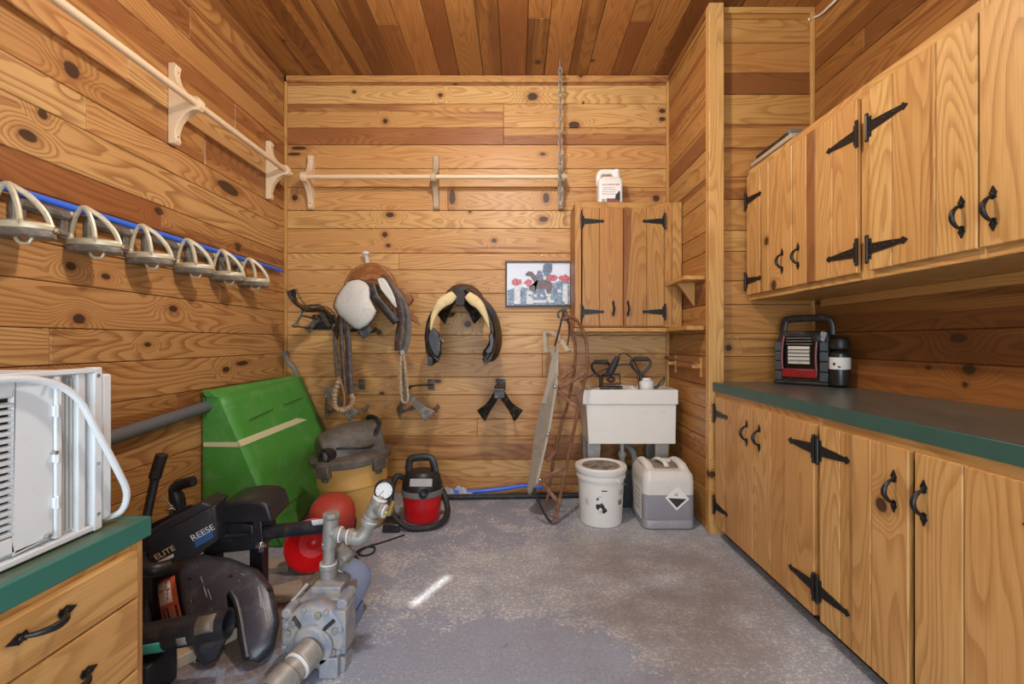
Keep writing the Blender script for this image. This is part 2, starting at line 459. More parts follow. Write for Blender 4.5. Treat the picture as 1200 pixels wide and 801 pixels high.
jb = {2: [P(590, 135, D).x], 3: [P(590, 135, D).x], 6: [P(525, 230, D).x], 14: [.2], 9: [-.9], 17: [-.3]}
board_wall('wall_back', WOOD_BACK, 0, XL - .1, XR + .1, D, .08, TB, jb, .06)
tl = [.3, .25, .2, .45, .3, .75, .2, .8, .75, .3, .7, .62, .7, .75, .72, .25, .72, .6, .7, .6, .6]
jl = {2: [2.5], 4: [2.9], 6: [2.62], 7: [1.9], 9: [2.3], 11: [2.75], 13: [1.75], 15: [2.4], 5: [2.1], 1: [2.2], 3: [1.8]}
board_wall('wall_left', WOOD_LEFT, 1, YF, D, XL, -.08, tl, jl, .12)
tr = [.3, .7, .25, .3, .6, .7, .3, .5, .4, .3, .5, .3, .5, .25, .4, .3, .5, .5, .5, .5, .5]
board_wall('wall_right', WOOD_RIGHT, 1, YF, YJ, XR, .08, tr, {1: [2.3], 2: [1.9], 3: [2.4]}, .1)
tn = [.4, .6, .4, .35, .55, .45, .6, .6, .7, .3, .7, .3, .6, .6, .4, .6, .5, .6, .5, .6, .5]
board_wall('wall_alcove', WOOD_WALL, 1, YJ, D, XN, .08, tn, None, .1)
tj = [.5, .75, .55, .25, .6, .55, .65, .35, .5, .7, .5, .7, .45, .6, .4, .55, .6, .5, .5, .5, .5]
board_wall('wall_return', WOOD_WALL, 0, XN + .08, XR + .08, YJ, .08, tj, None, .1)
# front wall behind the camera, with a wide doorway
m = MB()
for a, b, z0, z1 in ((XL - .1, -1.15, 0, 2.35), (1.15, XR + .1, 0, 2.35), (XL - .1, XR + .1, 2.35, 2.64), (XL - .1, XR + .1, 2.88, ZC + .1)):
    m.plank((a, YF - .03, z0), (b, YF, z1), 0, .6)
# slanting slit added above the doorway, shaped to throw the sun streak on the floor
for q in (((XL - .1, 2.64), (-.015, 2.64), (.165, 2.88), (XL - .1, 2.88)), ((.035, 2.64), (XR + .1, 2.64), (XR + .1, 2.88), (.215, 2.88))):
    m.loft([(x_, YF - .03, z_) for x_, z_ in q], [(x_, YF, z_) for x_, z_ in q])
m.build('wall_front', WOOD_WALL, kind='structure', smooth=False)
m = MB(); m.box((-4.2, YF - 3.2, 2.5), (2.5, YF - .08, 2.6)); m.build('trim_porch', WOOD_TRIM, kind='structure', smooth=False)  # unseen slab added outside to keep the sun out of the doorway
# ceiling boards run front to back
m = MB(); x = XL - .1; wide = True
cpx = [334, 352, 380, 404, 430, 452, 470, 500, 525, 550, 573, 596, 620, 655, 680, 705, 730, 760, 783]
rc = random.Random(5)
x = XL - .1; i = 0
while x < XR + .1:
    w = .184 if i % 2 else .14
    cuts = [YF - .1, rc.uniform(-.5, .8), rc.uniform(1.2, 3.2), D + .05]
    for a, b in zip(cuts[:-1], cuts[1:]): m.plank((x + .0014, a + .0006, ZC), (x + w - .0014, b - .0006, ZC + .05), 1, rc.uniform(.1, .8))
    x += w; i += 1
m.box((XL - .15, YF - .1, ZC + .01), (XR + .15, D + .05, ZC + .06), 1)
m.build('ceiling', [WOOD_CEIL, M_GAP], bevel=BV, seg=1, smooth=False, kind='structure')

# ------------------------------------------------------------------ corner trims
def trim(n, lo, hi, ax, tone=.7, mat=None, bev=.003):
    m = MB(); m.plank(lo, hi, ax, tone, .3); return m.build('trim_%d' % n, mat or WOOD_TRIM, bevel=bev, seg=1, smooth=False, kind='structure')
trim(1, (XL, D - .022, 0), (XL + .02, D, ZC), 2, .8)
trim(2, (XL, D - .022, ZC - .05), (XN, D, ZC), 0, .25, WOOD_BACK)
trim(3, (XN - .02, D - .022, 0), (XN, D, ZC - .05), 2, .6)
trim(4, (XN - .012, 2.755, 0), (1.243, YJ, ZC), 2, .85, WOOD_DOOR)           # corner post
trim(5, (XR - .022, YJ - .024, 0.91), (XR, YJ, ZC - .03), 2, .8)
trim(6, (1.243, YJ - .02, ZC - .035), (XR, YJ, ZC), 0, .6)
trim(7, (XL, YF, 0), (XL + .012, D - .022, .09), 1, .5)
trim(8, (XL + .02, D - .014, 0), (XN - .02, D, .06), 0, .4, WOOD_BACK)
trim(9, (XN - .012, YJ, ZC - .04), (XN, D - .022, ZC), 1, .3, WOOD_WALL)

# ------------------------------------------------------------------ door hardware
def hinge(parent, M, L=.165, s=1.0, flip=1):
    # strap hinge: knuckle at x=0, strap along +x*flip
    m = MB(M @ Matrix.Diagonal((flip, 1, 1, 1)))
    W = [(-.004, .040), (.012, .040), (.013, .020), (L * .55, .014), (L * .86, .008), (L * .89, .014), (L, .0), (L * .89, -.014), (L * .86, -.008), (L * .55, -.014), (.013, -.020), (.012, -.040), (-.004, -.040)]
    m.prism([(x, y * s) for x, y in W], .0005, .0045)
    m.cyl((-.006, -.046 * s, .005), (-.006, .046 * s, .005), .0065, seg=10)
    m.ball((-.006, .05 * s, .005), .0075, 8, 6); m.ball((-.006, -.05 * s, .005), .0075, 8, 6)
    for x in (.03, .07, .11): m.ball((x * L / .165, 0, .0045), (.0055, .0055, .003), 8, 5)
    for y in (-.028, .028): m.ball((.004, y * s, .0045), (.0045, .0045, .003), 8, 5)
    return m.build('hinge', BLACK_IRON, parent)
def pull(parent, M, L=.118):
    # bowed handle with spear shaped ends, along local y
    m = MB(M)
    for sg in (1, -1):
        c = sg * L * .36
        pts = [(0, c + sg * .024), (.006, c + sg * .012), (.011, c + sg * .003), (.007, c - sg * .005), (.010, c - sg * .011), (0, c - sg * .016), (-.010, c - sg * .011), (-.007, c - sg * .005), (-.011, c + sg * .003), (-.006, c + sg * .012)]
        m.prism(pts if sg > 0 else pts[::-1], .0005, .004)
        m.ball((0, c, .005), (.005, .005, .003), 8, 6)
    n = 14; path = []; rr = []
    for i in range(n + 1):
        t = i / n; path.append((0, L * .31 * (1 - 2 * t), .003 + .030 * sin(pi * t) ** .6)); rr.append(.0042 + .0035 * sin(pi * t))
    m.tube(path, rr, 10)
    return m.build('handle', BLACK_IRON, parent)

def cabinet(name, label, M, loc, W, H, depth, doors, mat, stiles, rails, group=None, toe=0.0, tone=.7, cat='cabinet', sides=True):
    r = root(name, loc, label, cat, group)
    m = MB(M)                                   # local: u right, v up, n out; front frame at n=0
    t = .018
    m.plank((0, 0, -depth), (t, H, -.018), 1, tone); m.plank((W - t, 0, -depth), (W, H, -.018), 1, tone)
    m.plank((t, 0, -depth), (W - t, t, -.018), 0, tone); m.plank((t, H - t, -depth), (W - t, H, -.018), 0, tone)
    m.plank((t, t, -depth), (W - t, H - t, -depth + .008), 0, tone)
    m.build('body', mat, r, bevel=.0015, seg=1, smooth=False)
    m = MB(M)
    for (a, b) in stiles: m.plank((a, 0, -.018), (b, H, 0), 1, tone + .08)
    ss = sorted(stiles)
    for (a, b) in rails:
        for s0, s1 in zip(ss[:-1], ss[1:]): m.plank((s0[1], a, -.018), (s1[0], b, 0), 0, tone)
    m.build('face_frame', mat, r, bevel=.0015, seg=1, smooth=False)
    if toe:
        m = MB(M); m.box((0, -toe, -depth), (W, 0, -.055)); m.build('toe_kick', M_TOE, r, smooth=False)
    for d in doors:
        u0, u1, v0, v1 = d['r']
        m = MB(M); x = u0
        ws = d['boards']; tot = sum(ws)
        for w, tn in zip(ws, d['tones']):
            ww = w / tot * (u1 - u0); m.plank((x + .0012, v0, .001), (x + ww - .0012, v1, .021), 1, tn, d.get('hue')); x += ww
        m.box((u0 + .004, v0 + .002, .002), (u1 - .004, v1 - .002, .0165), 1)
        do = m.build('door', [mat, M_GAP], r, bevel=.003, seg=1, smooth=False)
        for hv in d.get('hinges', ()):
            hu, fl = (u0 + .001, 1) if d['side'] == 'L' else (u1 - .001, -1)
            hinge(do, M @ Matrix.Translation((hu, hv, .021)), d.get('hl', .165), 1.0, fl)
        if 'pull' in d: pull(do, M @ Matrix.Translation((d['pull'][0], d['pull'][1], .021)), d.get('pl', .118))
    return r
M_TOE = plain('toe_black', '#1d1a18', 0.7)

# right hand base cabinets; u runs towards the camera
XB = 1.19; zb0, zb1 = .075, .857
def RM(x, y, z): return face_matrix((x, y, z), (0, -1, 0), (0, 0, 1))
y0 = 2.735; yM = 1.795; yE = .87
H = zb1 - zb0
HB = (.118, H - .125)
cabinet('base_cabinet', 'lower pine cabinet beside the corner post, under the heater end of the worktop', RM(XB, y0, zb0), (1.5, (y0 + yM) / 2, 0), y0 - yM, H, XR - XB - .01,
    [dict(r=(.025, .455, .0, H - .03), boards=[.13, .17, .15], tones=[.75, .35, .7], side='L', hinges=HB, pull=(.40, H - .168)),
     dict(r=(.459, .925, .0, H - .03), boards=[.14, .10, .18], tones=[.8, .45, .85], side='R', hinges=HB, pull=(.52, H - .168))],
    WOOD_DOOR, [(0, .03), (.445, .47), (.92, y0 - yM)], [(0, .03), (H - .06, H)], 'lower pine cabinets under the green worktop', toe=.075)
cabinet('base_cabinet', 'lower pine cabinet nearest the camera, with a dark gap between its doors', RM(XB, yM, zb0), (1.5, (yE + yM) / 2, 0), yM - yE, H, XR - XB - .01,
    [dict(r=(.018, .421, .0, H - .03), boards=[.10, .05, .08, .13], tones=[.8, .2, .75, .85], side='L', hinges=HB, pull=(.37, H - .168)),
     dict(r=(.440, .90, .0, H - .03), boards=[.13, .27], tones=[.8, .75], side='R', hinges=HB, pull=(.475, H - .168))],
    WOOD_DOOR, [(0, .014), (.90, yM - yE)], [(0, .03), (H - .06, H)], 'lower pine cabinets under the green worktop', toe=.075)
# upper cabinets on the right wall
XU = 1.404; zu0, zu1 = 1.40, 2.185; HU = zu1 - zu0
u0 = 2.79; uM = 1.835; uE = .93
HH = (.114, HU - .193)
cabinet('wall_cabinet', 'upper right pine cabinet at the corner post end, a dark board in its door', RM(XU, u0, zu0), (1.6, (u0 + uM) / 2, zu0), u0 - uM, HU, XR - XU - .005,
    [dict(r=(.022, .475, .03, HU - .045), boards=[.14, .08, .20], tones=[.7, .5, .8], side='L', hinges=HH, pull=(.395, .17), hl=.17),
     dict(r=(.480, .918, .03, HU - .045), boards=[.15, .09, .16, .2], tones=[.7, .1, .85, .85], side='R', hinges=HH, pull=(.53, .17), hl=.18)],
    WOOD_DOOR, [(0, .025), (.46, .49), (.918, u0 - uM)], [(0, .04), (HU - .06, HU)], 'upper pine cabinets on the right wall')
cabinet('wall_cabinet', 'upper right pine cabinet nearest the camera, of pale wide boards', RM(XU, uM, zu0), (1.6, (uM + uE) / 2, zu0), uM - uE, HU, XR - XU - .005,
    [dict(r=(.028, .452, .03, HU - .045), boards=[.11, .18, .14], tones=[.85, .55, .85], side='L', hinges=HH, pull=(.405, .137), hl=.18),
     dict(r=(.456, .88, .03, HU - .045), boards=[.2, .22], tones=[.85, .8], side='R', hinges=HH, pull=(.50, .137))],
    WOOD_DOOR, [(0, .026), (.44, .468), (.88, uM - uE)], [(0, .04), (HU - .06, HU)], 'upper pine cabinets on the right wall')
# cleat under the upper cabinets against the wall
m = MB(); m.plank((XR - .035, uE, zu0 - .045), (XR - .001, u0 - .1, zu0 - .001), 1, .5); m.build('trim_10', WOOD_TRIM, kind='structure', smooth=False, bevel=.002)

# worktops
M_GREEN = plain('worktop_green', '#355348', 0.4, var=0.12, dirt='#2a4038', dirt_amt=.4, spec=.5)
M_SLATE = plain('worktop_slate', '#55574e', 0.3, var=0.25, scale=5, dirt='#7d7266', dirt_amt=.55, thr=(.5, .75), spec=.5)
r = root('worktop', (1.49, 1.85, .86), 'long dark worktop with a green front edge on the right hand base cabinets', 'worktop')
m = MB(); m.box((1.183, .9, .86), (XR - .001, YJ - .001 - .0, .908)); m.build('top', M_SLATE, r, bevel=.002)
m = MB(); m.box((1.172, .9, .859), (1.183, 2.753, .91)); m.build('front_edge', M_GREEN, r, bevel=.002, label='green front edge strip')

# left drawer cabinet and its top
XD = -.95
LM = face_matrix((XD, .25, 0), (0, 1, 0), (0, 0, 1))
r = root('drawer_cabinet', (-1.36, .72, 0), 'pine drawer cabinet with black pulls under the air conditioner', 'cabinet')
m = MB(); 
for a, b in ((.25, .268), (1.15, 1.168)): m.plank((-1.75, a, 0), (XD - .018, b, .65), 2, .7)
m.plank((-1.75, .268, .06), (XD - .018, 1.15, .075), 1, .6); m.plank((-1.75, .268, .075), (-1.742, 1.15, .65), 1, .5)
m.build('body', WOOD_DOOR, r, smooth=False, bevel=.002)
m = MB()
for a, b in ((.25, .29), (1.128, 1.172)): m.plank((XD - .018, a, 0), (XD, b, .65), 2, .85)
for z0, z1 in ((.0, .08), (.615, .65)): m.plank((XD - .018, .29, z0), (XD, 1.128, z1), 1, .7)
m.build('face_frame', WOOD_DOOR, r, smooth=False, bevel=.002)
for z0, z1, tn in ((.525, .638, .8), (.35, .521, .75), (.07, .346, .7)):
    m = MB(LM); m.plank((.03, z0, .001), (.885, z1, .02), 0, tn)
    d = m.build('drawer', WOOD_DOOR, r, smooth=False, bevel=.004)
    zc = {.525: .596, .35: .437, .07: .25}[z0]
    for yy in ({.525: (.667,), .35: (.715,), .07: (.70,)}[z0]):
        pull(d, LM @ Matrix.Translation((yy - .012, zc, .02)) @ Matrix.Rotation(pi / 2, 4, 'Z'), .122)
r = root('worktop', (-1.36, .72, .65), 'green edged top of the drawer cabinet, carrying the air conditioner', 'worktop')
m = MB(); m.box((-1.765, .22, .65), (-.962, 1.18, .698)); m.build('top', plain('worktop_olive', '#4d5f4c', .35, var=.2, dirt='#6f7060', dirt_amt=.5), r, bevel=.002)
m = MB(); m.box((-.962, .22, .651), (-.944, 1.193, .70)); m.box((-1.765, 1.18, .651), (-.962, 1.193, .70)); m.build('front_edge', plain('edge_teal', '#2f6a5c', .4, var=.1, dirt='#3e5d50', dirt_amt=.5), r, bevel=.002, label='green edge strip')

# cabinet in the alcove on the back wall
YC = 3.23; BM = face_matrix((0.413, YC, 0), (1, 0, 0), (0, 0, 1))
zc0, zc1 = 1.255, 2.13; HC = zc1 - zc0
BM = face_matrix((.413, YC, zc0), (1, 0, 0), (0, 0, 1))
Wc = XN - .413 - .006
cabinet('wall_cabinet', 'two door pine cabinet hung over the white sink in the alcove', BM, (.78, 3.38, zc0), Wc, HC, D - YC - .004,
    [dict(r=(.046, .332, .006, HC - .045), boards=[.12, .165], tones=[.7, .6], side='L', hinges=(.105, HC - .14), pull=(.262, .128), hl=.155, pl=.105),
     dict(r=(.335, .618, .006, HC - .045), boards=[.16, .12], tones=[.45, .65], side='R', hinges=(.105, HC - .14), pull=(.365, .128), hl=.155, pl=.105)],
    WOOD_WALL, [(0, .04), (.322, .345), (.622, .675), (.68, Wc)], [(0, .02), (HC - .055, HC)], None, tone=.75)
# ledge under the cabinet, carried on along the side wall
m = MB(); m.plank((.40, YC - .02, 1.222), (XN - .014, D - .001, 1.25), 0, .7); m.plank((XN - .12, 2.83, 1.224), (XN - .014, YC - .02, 1.25), 1, .6)
tag(m.build('ledge', WOOD_TRIM, smooth=False, bevel=.003), 'pine ledge board under the alcove cabinet and along the side wall', 'shelf')
r = root('corner_shelf', (1.1, 3.03, 1.50), 'small pine shelf on the alcove side wall right of the hung cabinet', 'shelf')
m = MB(); m.plank((1.035, 2.84, 1.535), (XN - .001, YC - .024, 1.56), 1, .8); m.build('board', WOOD_TRIM, r, smooth=False, bevel=.003)
m = MB(); m.loft([(XN - .002, 3.0, 1.535), (1.05, 3.0, 1.535), (XN - .002, 3.0, 1.38)], [(XN - .002, 3.02, 1.535), (1.05, 3.02, 1.535), (XN - .002, 3.02, 1.38)]); m.build('bracket', WOOD_TRIM, r, smooth=False, bevel=.002)
m = MB(); m.tube([(XN - .05, 3.44, 1.035), (XN - .05, 2.86, 1.02)], .011, 10); 
rr = root('towel_rail', (XN - .03, 3.1, 1.0), 'thin brown rail on the alcove side wall right of the sink', 'rail')
m.build('bar', plain('rail_brown', '#7c563a', .5), rr)
for y in (3.36, 2.9):
    m = MB(); m.box((XN - .06, y - .012, .985), (XN - .001, y + .012, 1.01)); m.box((XN - .012, y - .014, .93), (XN - .001, y + .014, 1.05)); m.build('bracket', WOOD_TRIM, rr, bevel=.002)

# ------------------------------------------------------------------ materials of the things
M_WHITE = plain('white_plastic', '#d9d6ce', .42, var=.05, dirt='#a89c8a', dirt_amt=.25, thr=(.55, .8))
M_TUB = plain('tub_white', '#dcd8cd', .4, var=.04, scale=4, dirt='#b8a88e', dirt_amt=.3, thr=(.52, .8))
M_AC = plain('ac_white', '#d6d9d8', .45, var=.03, dirt='#b4b4ac', dirt_amt=.25, thr=(.55, .8))
M_DARK = plain('inside_dark', '#15130f', .8)
M_BLACK = plain('black_plastic', '#211f1e', .42, var=.25, scale=14, dirt='#6d665f', dirt_amt=.45, thr=(.5, .75))
M_STEEL_BLK = plain('black_painted_steel', '#26272b', .40, .1, var=.25, scale=9, dirt='#6f6d6a', dirt_amt=.32, thr=(.5, .8), bump=.1)
M_RUBBER = plain('black_rubber', '#232221', .6, var=.2, scale=12, dirt='#5a5550', dirt_amt=.4)
M_GALV = plain('galvanised', '#8b8983', .5, .3, var=.22, scale=14, dirt='#a39c90', dirt_amt=.6, thr=(.42, .62), bump=.1)
M_TAPE = plain('white_sealant', '#d8d6d0', .6, var=.05)
M_PUMP = plain('pump_grey', '#878c96', .55, .1, var=.2, scale=12, dirt='#a39b90', dirt_amt=.8, thr=(.42, .6), bump=.25)
M_PUMPB = plain('pump_blue', '#8095b8', .45, .0, var=.1, scale=8, dirt='#8e8a86', dirt_amt=.45)
M_RUST = plain('rusty_steel', '#7a5138', .6, .15, var=.3, scale=16, dirt='#b08464', dirt_amt=.6, thr=(.45, .65))
M_GREYWOOD = plain('weathered_wood', '#a39a8a', .75, var=.16, scale=7, dirt='#6f675b', dirt_amt=.5, bump=.15)
M_SCRAP = plain('scrap_wood', '#b5a389', .7, var=.16, scale=8, dirt='#7a6a56', dirt_amt=.5)
M_TAN = plain('tan_leather', '#875630', .45, var=.2, scale=9, dirt='#c08c5a', dirt_amt=.5, thr=(.45, .7), spec=.4)
M_BROWN = plain('dark_leather', '#3a2a22', .5, var=.25, scale=14, dirt='#75685c', dirt_amt=.55, thr=(.47, .7))
M_BLEATHER = plain('black_leather', '#1f1a18', .38, var=.3, scale=14, dirt='#6a6361', dirt_amt=.5, thr=(.5, .72))
M_FLEECE = plain('fleece', '#c9c7bc', .9, var=.08, scale=10, dirt='#94938c', dirt_amt=.5, bump=.5)
M_CREAM = plain('cream_panel', '#d3bd88', .6, var=.1, scale=12, dirt='#8d7b5c', dirt_amt=.4)
M_ROPE = plain('braided_rope', '#b49a78', .85, var=.25, scale=60, dirt='#4a3a2c', dirt_amt=.7, thr=(.45, .6))
M_RACK = plain('rack_black', '#26221f', .4, .35, var=.3, scale=18, dirt='#847a6e', dirt_amt=.5, thr=(.48, .68))
M_DUSTY = plain('rack_dusty', '#6a5f52', .6, .2, var=.2, scale=18, dirt='#a09689', dirt_amt=.7, thr=(.45, .65))
M_GREENB = plain('green_paint', '#4a963c', .45, var=.07, scale=3, dirt='#78ab6c', dirt_amt=.45, thr=(.48, .7), spec=.5)  # paler blotches put the whitish haze of the face into the green
M_STRIPE = plain('cream_stripe', '#d5d4a4', .6, var=.06)
M_RED = plain('red_plastic', '#c0151a', .3, var=.1, spec=.5)
M_REDM = plain('faded_red', '#a83a2e', .5, var=.14, dirt='#8a4a3c', dirt_amt=.4)
M_YELLOW = plain('yellow_drum', '#c99d54', .45, var=.07, scale=4, dirt='#b08648', dirt_amt=.5)
M_GREYP = plain('grey_plastic', '#6c6a66', .5, var=.15, scale=10, dirt='#8d8880', dirt_amt=.4)
M_DUSTP = plain('dusty_plastic', '#4a443d', .55, var=.2, scale=7, dirt='#82786a', dirt_amt=.5, thr=(.35, .75))
M_HOSEG = plain('pipe_grey', '#63686b', .5, var=.1, scale=5, dirt='#5f6062', dirt_amt=.4)
M_BLUE = plain('blue_pipe', '#3a70e4', .4, var=.08, scale=3)
M_ALU = plain('cast_cream', '#cdbf9e', .42, .25, var=.12, scale=14, dirt='#8f846c', dirt_amt=.5)
M_SMOKE = plain('dusty_grey_plastic', '#6b6459', .35, .1, var=.2, scale=12, dirt='#a29a8c', dirt_amt=.6, thr=(.45, .65))
M_CHAIN = plain('chain_steel', '#8a857b', .5, .3, var=.2, scale=30)
M_PAPER = plain('paper', '#dedad2', .7, var=.04)
M_INK = plain('ink', '#2b2a2c', .7)
M_INKG = plain('ink_grey', '#8d8a86', .7)
M_INKR = plain('ink_red', '#b8323a', .7)
M_ORANGE = plain('label_orange', '#d2643a', .6, var=.1)
M_TEAL = plain('label_teal', '#3fae95', .5, var=.06)
M_LBLUE = plain('label_blue', '#2f5c94', .5, var=.1)
M_CHROME = plain('chrome', '#c4c4c0', .22, .9, var=.05)
M_BRASS = plain('brass', '#a08a4a', .35, .8, var=.1)

# ------------------------------------------------------------------ closet rods with scalloped brackets
def bracket_profile():
    # local: a = out from the wall, z about the rod
    pts = [(0, .205), (.030, .205), (.042, .19), (.036, .172), (.034, .15), (.05, .10), (.085, .055), (.125, .035), (.15, .03), (.163, .012), (.163, -.018), (.15, -.034), (.12, -.036), (.085, -.055), (.05, -.10), (.034, -.15), (.036, -.172), (.042, -.19), (.030, -.205), (0, -.205)]
    return pts
def bracket(parent, M):
    m = MB(M)                               # x out of the wall, y up, z thickness
    m.prism(bracket_profile(), -.02, .02)
    m.tube([(.136 + .019 * cos(t), .001 + .019 * sin(t), .0) for t in [2 * pi * i / 16 for i in range(16)]], .006, 6, closed=True)
    b = m.build('bracket', M_RAIL2, parent, bevel=.004)
    m = MB(M)
    for z in (.165, -.165): m.ball((.036, z, 0), (.004, .006, .006), 8, 6)
    m.build('screw', M_CHROME, b)
    return b
M_RAIL2 = WOOD_RAIL
M_RAILG = plain('maple_grey', '#b09a7c', .55, var=.1, scale=12, dirt='#7e6d56', dirt_amt=.4)
ZR = 2.365
r = root('closet_rod', (-1.63, 2.2, ZR), 'long pale wooden rod on scalloped brackets high on the left wall', 'rod', 'closet rods')
m = MB(); m.cyl((-1.633, .6, ZR), (-1.633, 3.34, ZR), .0175, seg=20); m.build('rod', WOOD_RAIL, r)
for y in (1.35, 2.36, 3.27): bracket(r, face_matrix((XL + .0015, y, ZR), (1, 0, 0), (0, 0, 1)))
r = root('closet_rod', (-.6, 3.4, ZR), 'shorter greyish wooden rod on three brackets across the back wall', 'rod', 'closet rods')
m = MB(); m.cyl((-1.58, D - .137, ZR), (.37, D - .137, ZR), .0165, seg=20); m.build('rod', M_RAIL2, r)
for px in (366, 512, 657):
    M_RAIL2 = WOOD_RAIL if px == 366 else M_RAILG
    bracket(r, face_matrix((P(px, 200, D).x, D - .0015, ZR), (0, -1, 0), (0, 0, 1)))

# chain hanging from the ceiling in front of the right-hand bracket
m = MB(); Yc = 3.33; x = P(656.5, 0, Yc).x; z = ZC - .004; i = 0
zend = P(0, 232, Yc).z
while z > zend:
    pts = []
    for k in range(10):
        t = 2 * pi * k / 10
        a = .0125 * cos(t); b = .0285 * sin(t) - .026
        pts.append((x + (a if i % 2 else 0) + (0 if i % 2 else a * .25), Yc + (0 if i % 2 else a), z + b))
    m.tube(pts, .0052, 6, closed=True); z -= .043; i += 1
tag(m.build('chain', M_CHAIN), 'steel link chain hanging from the ceiling past the right rod bracket', 'chain')

# ------------------------------------------------------------------ stirrup shaped bridle brackets below a blue pipe on the left wall
m = MB(); m.tube([(-1.735, .5, 1.672), (-1.735, 3.2, 1.676), (-1.74, 3.40, 1.676)], .014, 14); m.tube([(-1.74, 3.40, 1.676), (-1.742, 3.44, 1.676)], .009, 10)
tag(m.build('blue_pipe', M_BLUE), 'bright blue pipe running along the left wall above the metal bridle brackets', 'pipe')
def bridle(loc, label):
    r = root('bridle_bracket', loc, label, 'bracket', 'bridle brackets on the left wall')
    # origin on the wall at the base of the arch; x out of the wall, y along the wall
    M = Matrix.Translation(loc)
    m = MB(M)
    m.tube([(.012 + .098 * i / 18, 0, .004 + .135 * sin(pi * i / 18) ** .62) for i in range(19)], 1, 8, flat=(.010, .008), up=(0, -1, 0))
    m.tube([(.006, 0, .010), (.118, 0, .010)], 1, 8, flat=(.012, .010), up=(0, -1, 0))
    m.build('arch', M_ALU, r)
    m = MB(M)
    m.tube(smooth_path([(.062, .004, .142), (.105, .03, .110), (.142, .05, .055), (.160, .055, .004)], 5), 1, 8, flat=(.010, .007), up=(0, 1, -.3))
    m.build('rib', M_ALU, r)
    m = MB(M)
    m.tube(smooth_path([(.004, -.004, .006), (.06, -.012, .004), (.12, .004, .004), (.16, .055, .004), (.13, .10, .004)], 4), 1, 8, flat=(.013, .008), up=(0, 1, 0))
    m.build('base_rim', M_ALU, r)
    m = MB(M)
    m.prism([(.0, -.012), (.06, -.022), (.125, -.006), (.168, .05), (.135, .10), (0, .105)], -.034, -.008)
    m.build('lip', M_SMOKE, r, bevel=.006)
    m = MB(M); m.tube(smooth_path([(.06, .03, -.03), (.075, .03, -.05), (.10, .035, -.052), (.11, .04, -.03)], 4), .006, 8); m.build('hook', M_ALU, r)
    m = MB(M)
    m.tube([(.016, -.20, .030), (.016, -.02, .030)], .016, 10); m.tube([(.016, -.20, .100), (.016, -.02, .100)], .021, 10)
    m.box((.001, -.045, .01), (.022, -.015, .12)); m.box((.001, -.215, .004), (.022, -.17, .125))
    m.build('wall_arm', M_SMOKE, r, bevel=.004)
    for dz in (.022, .112):
        m = MB(M); m.ball((.02, -.012, dz), (.015, .012, .017), 12, 8); m.cyl((.001, -.012, dz), (.02, -.012, dz), .009)
        m.build('knob', M_ALU, r)
    return r
yb = [1.53, 1.805, 2.085, 2.375, 2.655, 2.925]
ordn = ['cream bridle bracket under the blue pipe, nearest the camera, cut by the photo edge',
        'cream metal bridle bracket under the blue pipe, second from the camera',
        'cream metal bridle bracket under the blue pipe, third counted from the camera',
        'cream metal bridle bracket under the blue pipe, third counted from the room corner',
        'cream metal bridle bracket under the blue pipe, second from the room corner',
        'cream metal bridle bracket under the blue pipe, nearest the room corner']
b0 = bridle((XL + .002, yb[0] + .01, 1.540), ordn[0])
for y, lb in zip(yb[1:], ordn[1:]):
    c = copy_tree(b0); c.location = (XL + .002, y + .01, 1.540); c['label'] = lb; ROOTLOC[c.name] = c.location.copy()

# ------------------------------------------------------------------ window air conditioner on the drawer cabinet
XA = -1.01; z0, z1 = .705, 1.088
r = root('air_conditioner', (-1.28, .82, .70), 'white window air conditioner with louvred grille, set on the drawer cabinet', 'air conditioner')
m = MB(); m.box((-1.53, .42, z0), (XA - .012, 1.10, z1 - .004)); m.build('housing', M_AC, r, bevel=.006)
m = MB(); yg0, yg1 = .44, .925
m.box((XA - .012, yg1, z0 + .02), (XA + .002, 1.005, z1 - .012)); m.box((XA - .012, .42, z0 + .02), (XA + .002, yg0, z1 - .012))
m.box((XA - .012, yg0, z1 - .05), (XA + .002, yg1, z1 - .012)); m.box((XA - .012, yg0, z0 + .02), (XA + .002, yg1, z0 + .055))
m.build('front_panel', M_AC, r, bevel=.004)
m = MB(); m.box((XA - .0118, yg0, z0 + .05), (XA - .0108, yg1, z1 - .05)); m.build('filter', M_DARK, r)
n = 19
for i in range(n):
    zz = z0 + .062 + (z1 - z0 - .125) * i / (n - 1)
    m = MB(); m.box((XA - .009, yg0, zz - .0034), (XA + .003, yg1, zz + .0034), R=Matrix.Rotation(radians(14), 3, 'Y')); m.build('louvre', M_AC, r, bevel=.001, seg=1)
m = MB(); m.box((XA - .010, 1.005, z0 + .015), (XA + .006, 1.02, z1 - .004)); m.box((XA - .012, 1.055, z0 + .004), (XA + .006, 1.075, z1 - .006)); m.box((XA - .014, 1.09, z0 - .003), (XA + .012, 1.112, z1 + .002))
m.box((XA - .02, .42, z1 - .012), (XA + .012, 1.112, z1)); m.box((XA - .02, .42, z0 - .002), (XA + .010, 1.112, z0 + .012))
m.build('side_frame', M_AC, r, bevel=.003)
m = MB()
for i in range(7): m.box((XA - .012, 1.0225 + i * .0048, z0 + .02), (XA - (.002 if i % 2 else .007), 1.0268 + i * .0048, z1 - .02))
m.build('accordion_panel', plain('ac_grey', '#b9bbb4', .5, var=.04), r, smooth=False)
m = MB(); m.box((XA - .05, 1.116, z0 + .012), (XA + .008, 1.143, z1 - .016)); m.build('side_flange', M_AC, r, bevel=.006)
for zz in (.80, .90, 1.0, 1.06):
    m = MB(); m.box((XA + .002, 1.0, zz - .012), (XA + .010, 1.012, zz + .012)); m.cyl((XA + .008, 1.006, zz - .014), (XA + .008, 1.006, zz + .014), .004); m.build('clip', M_AC, r, bevel=.001)
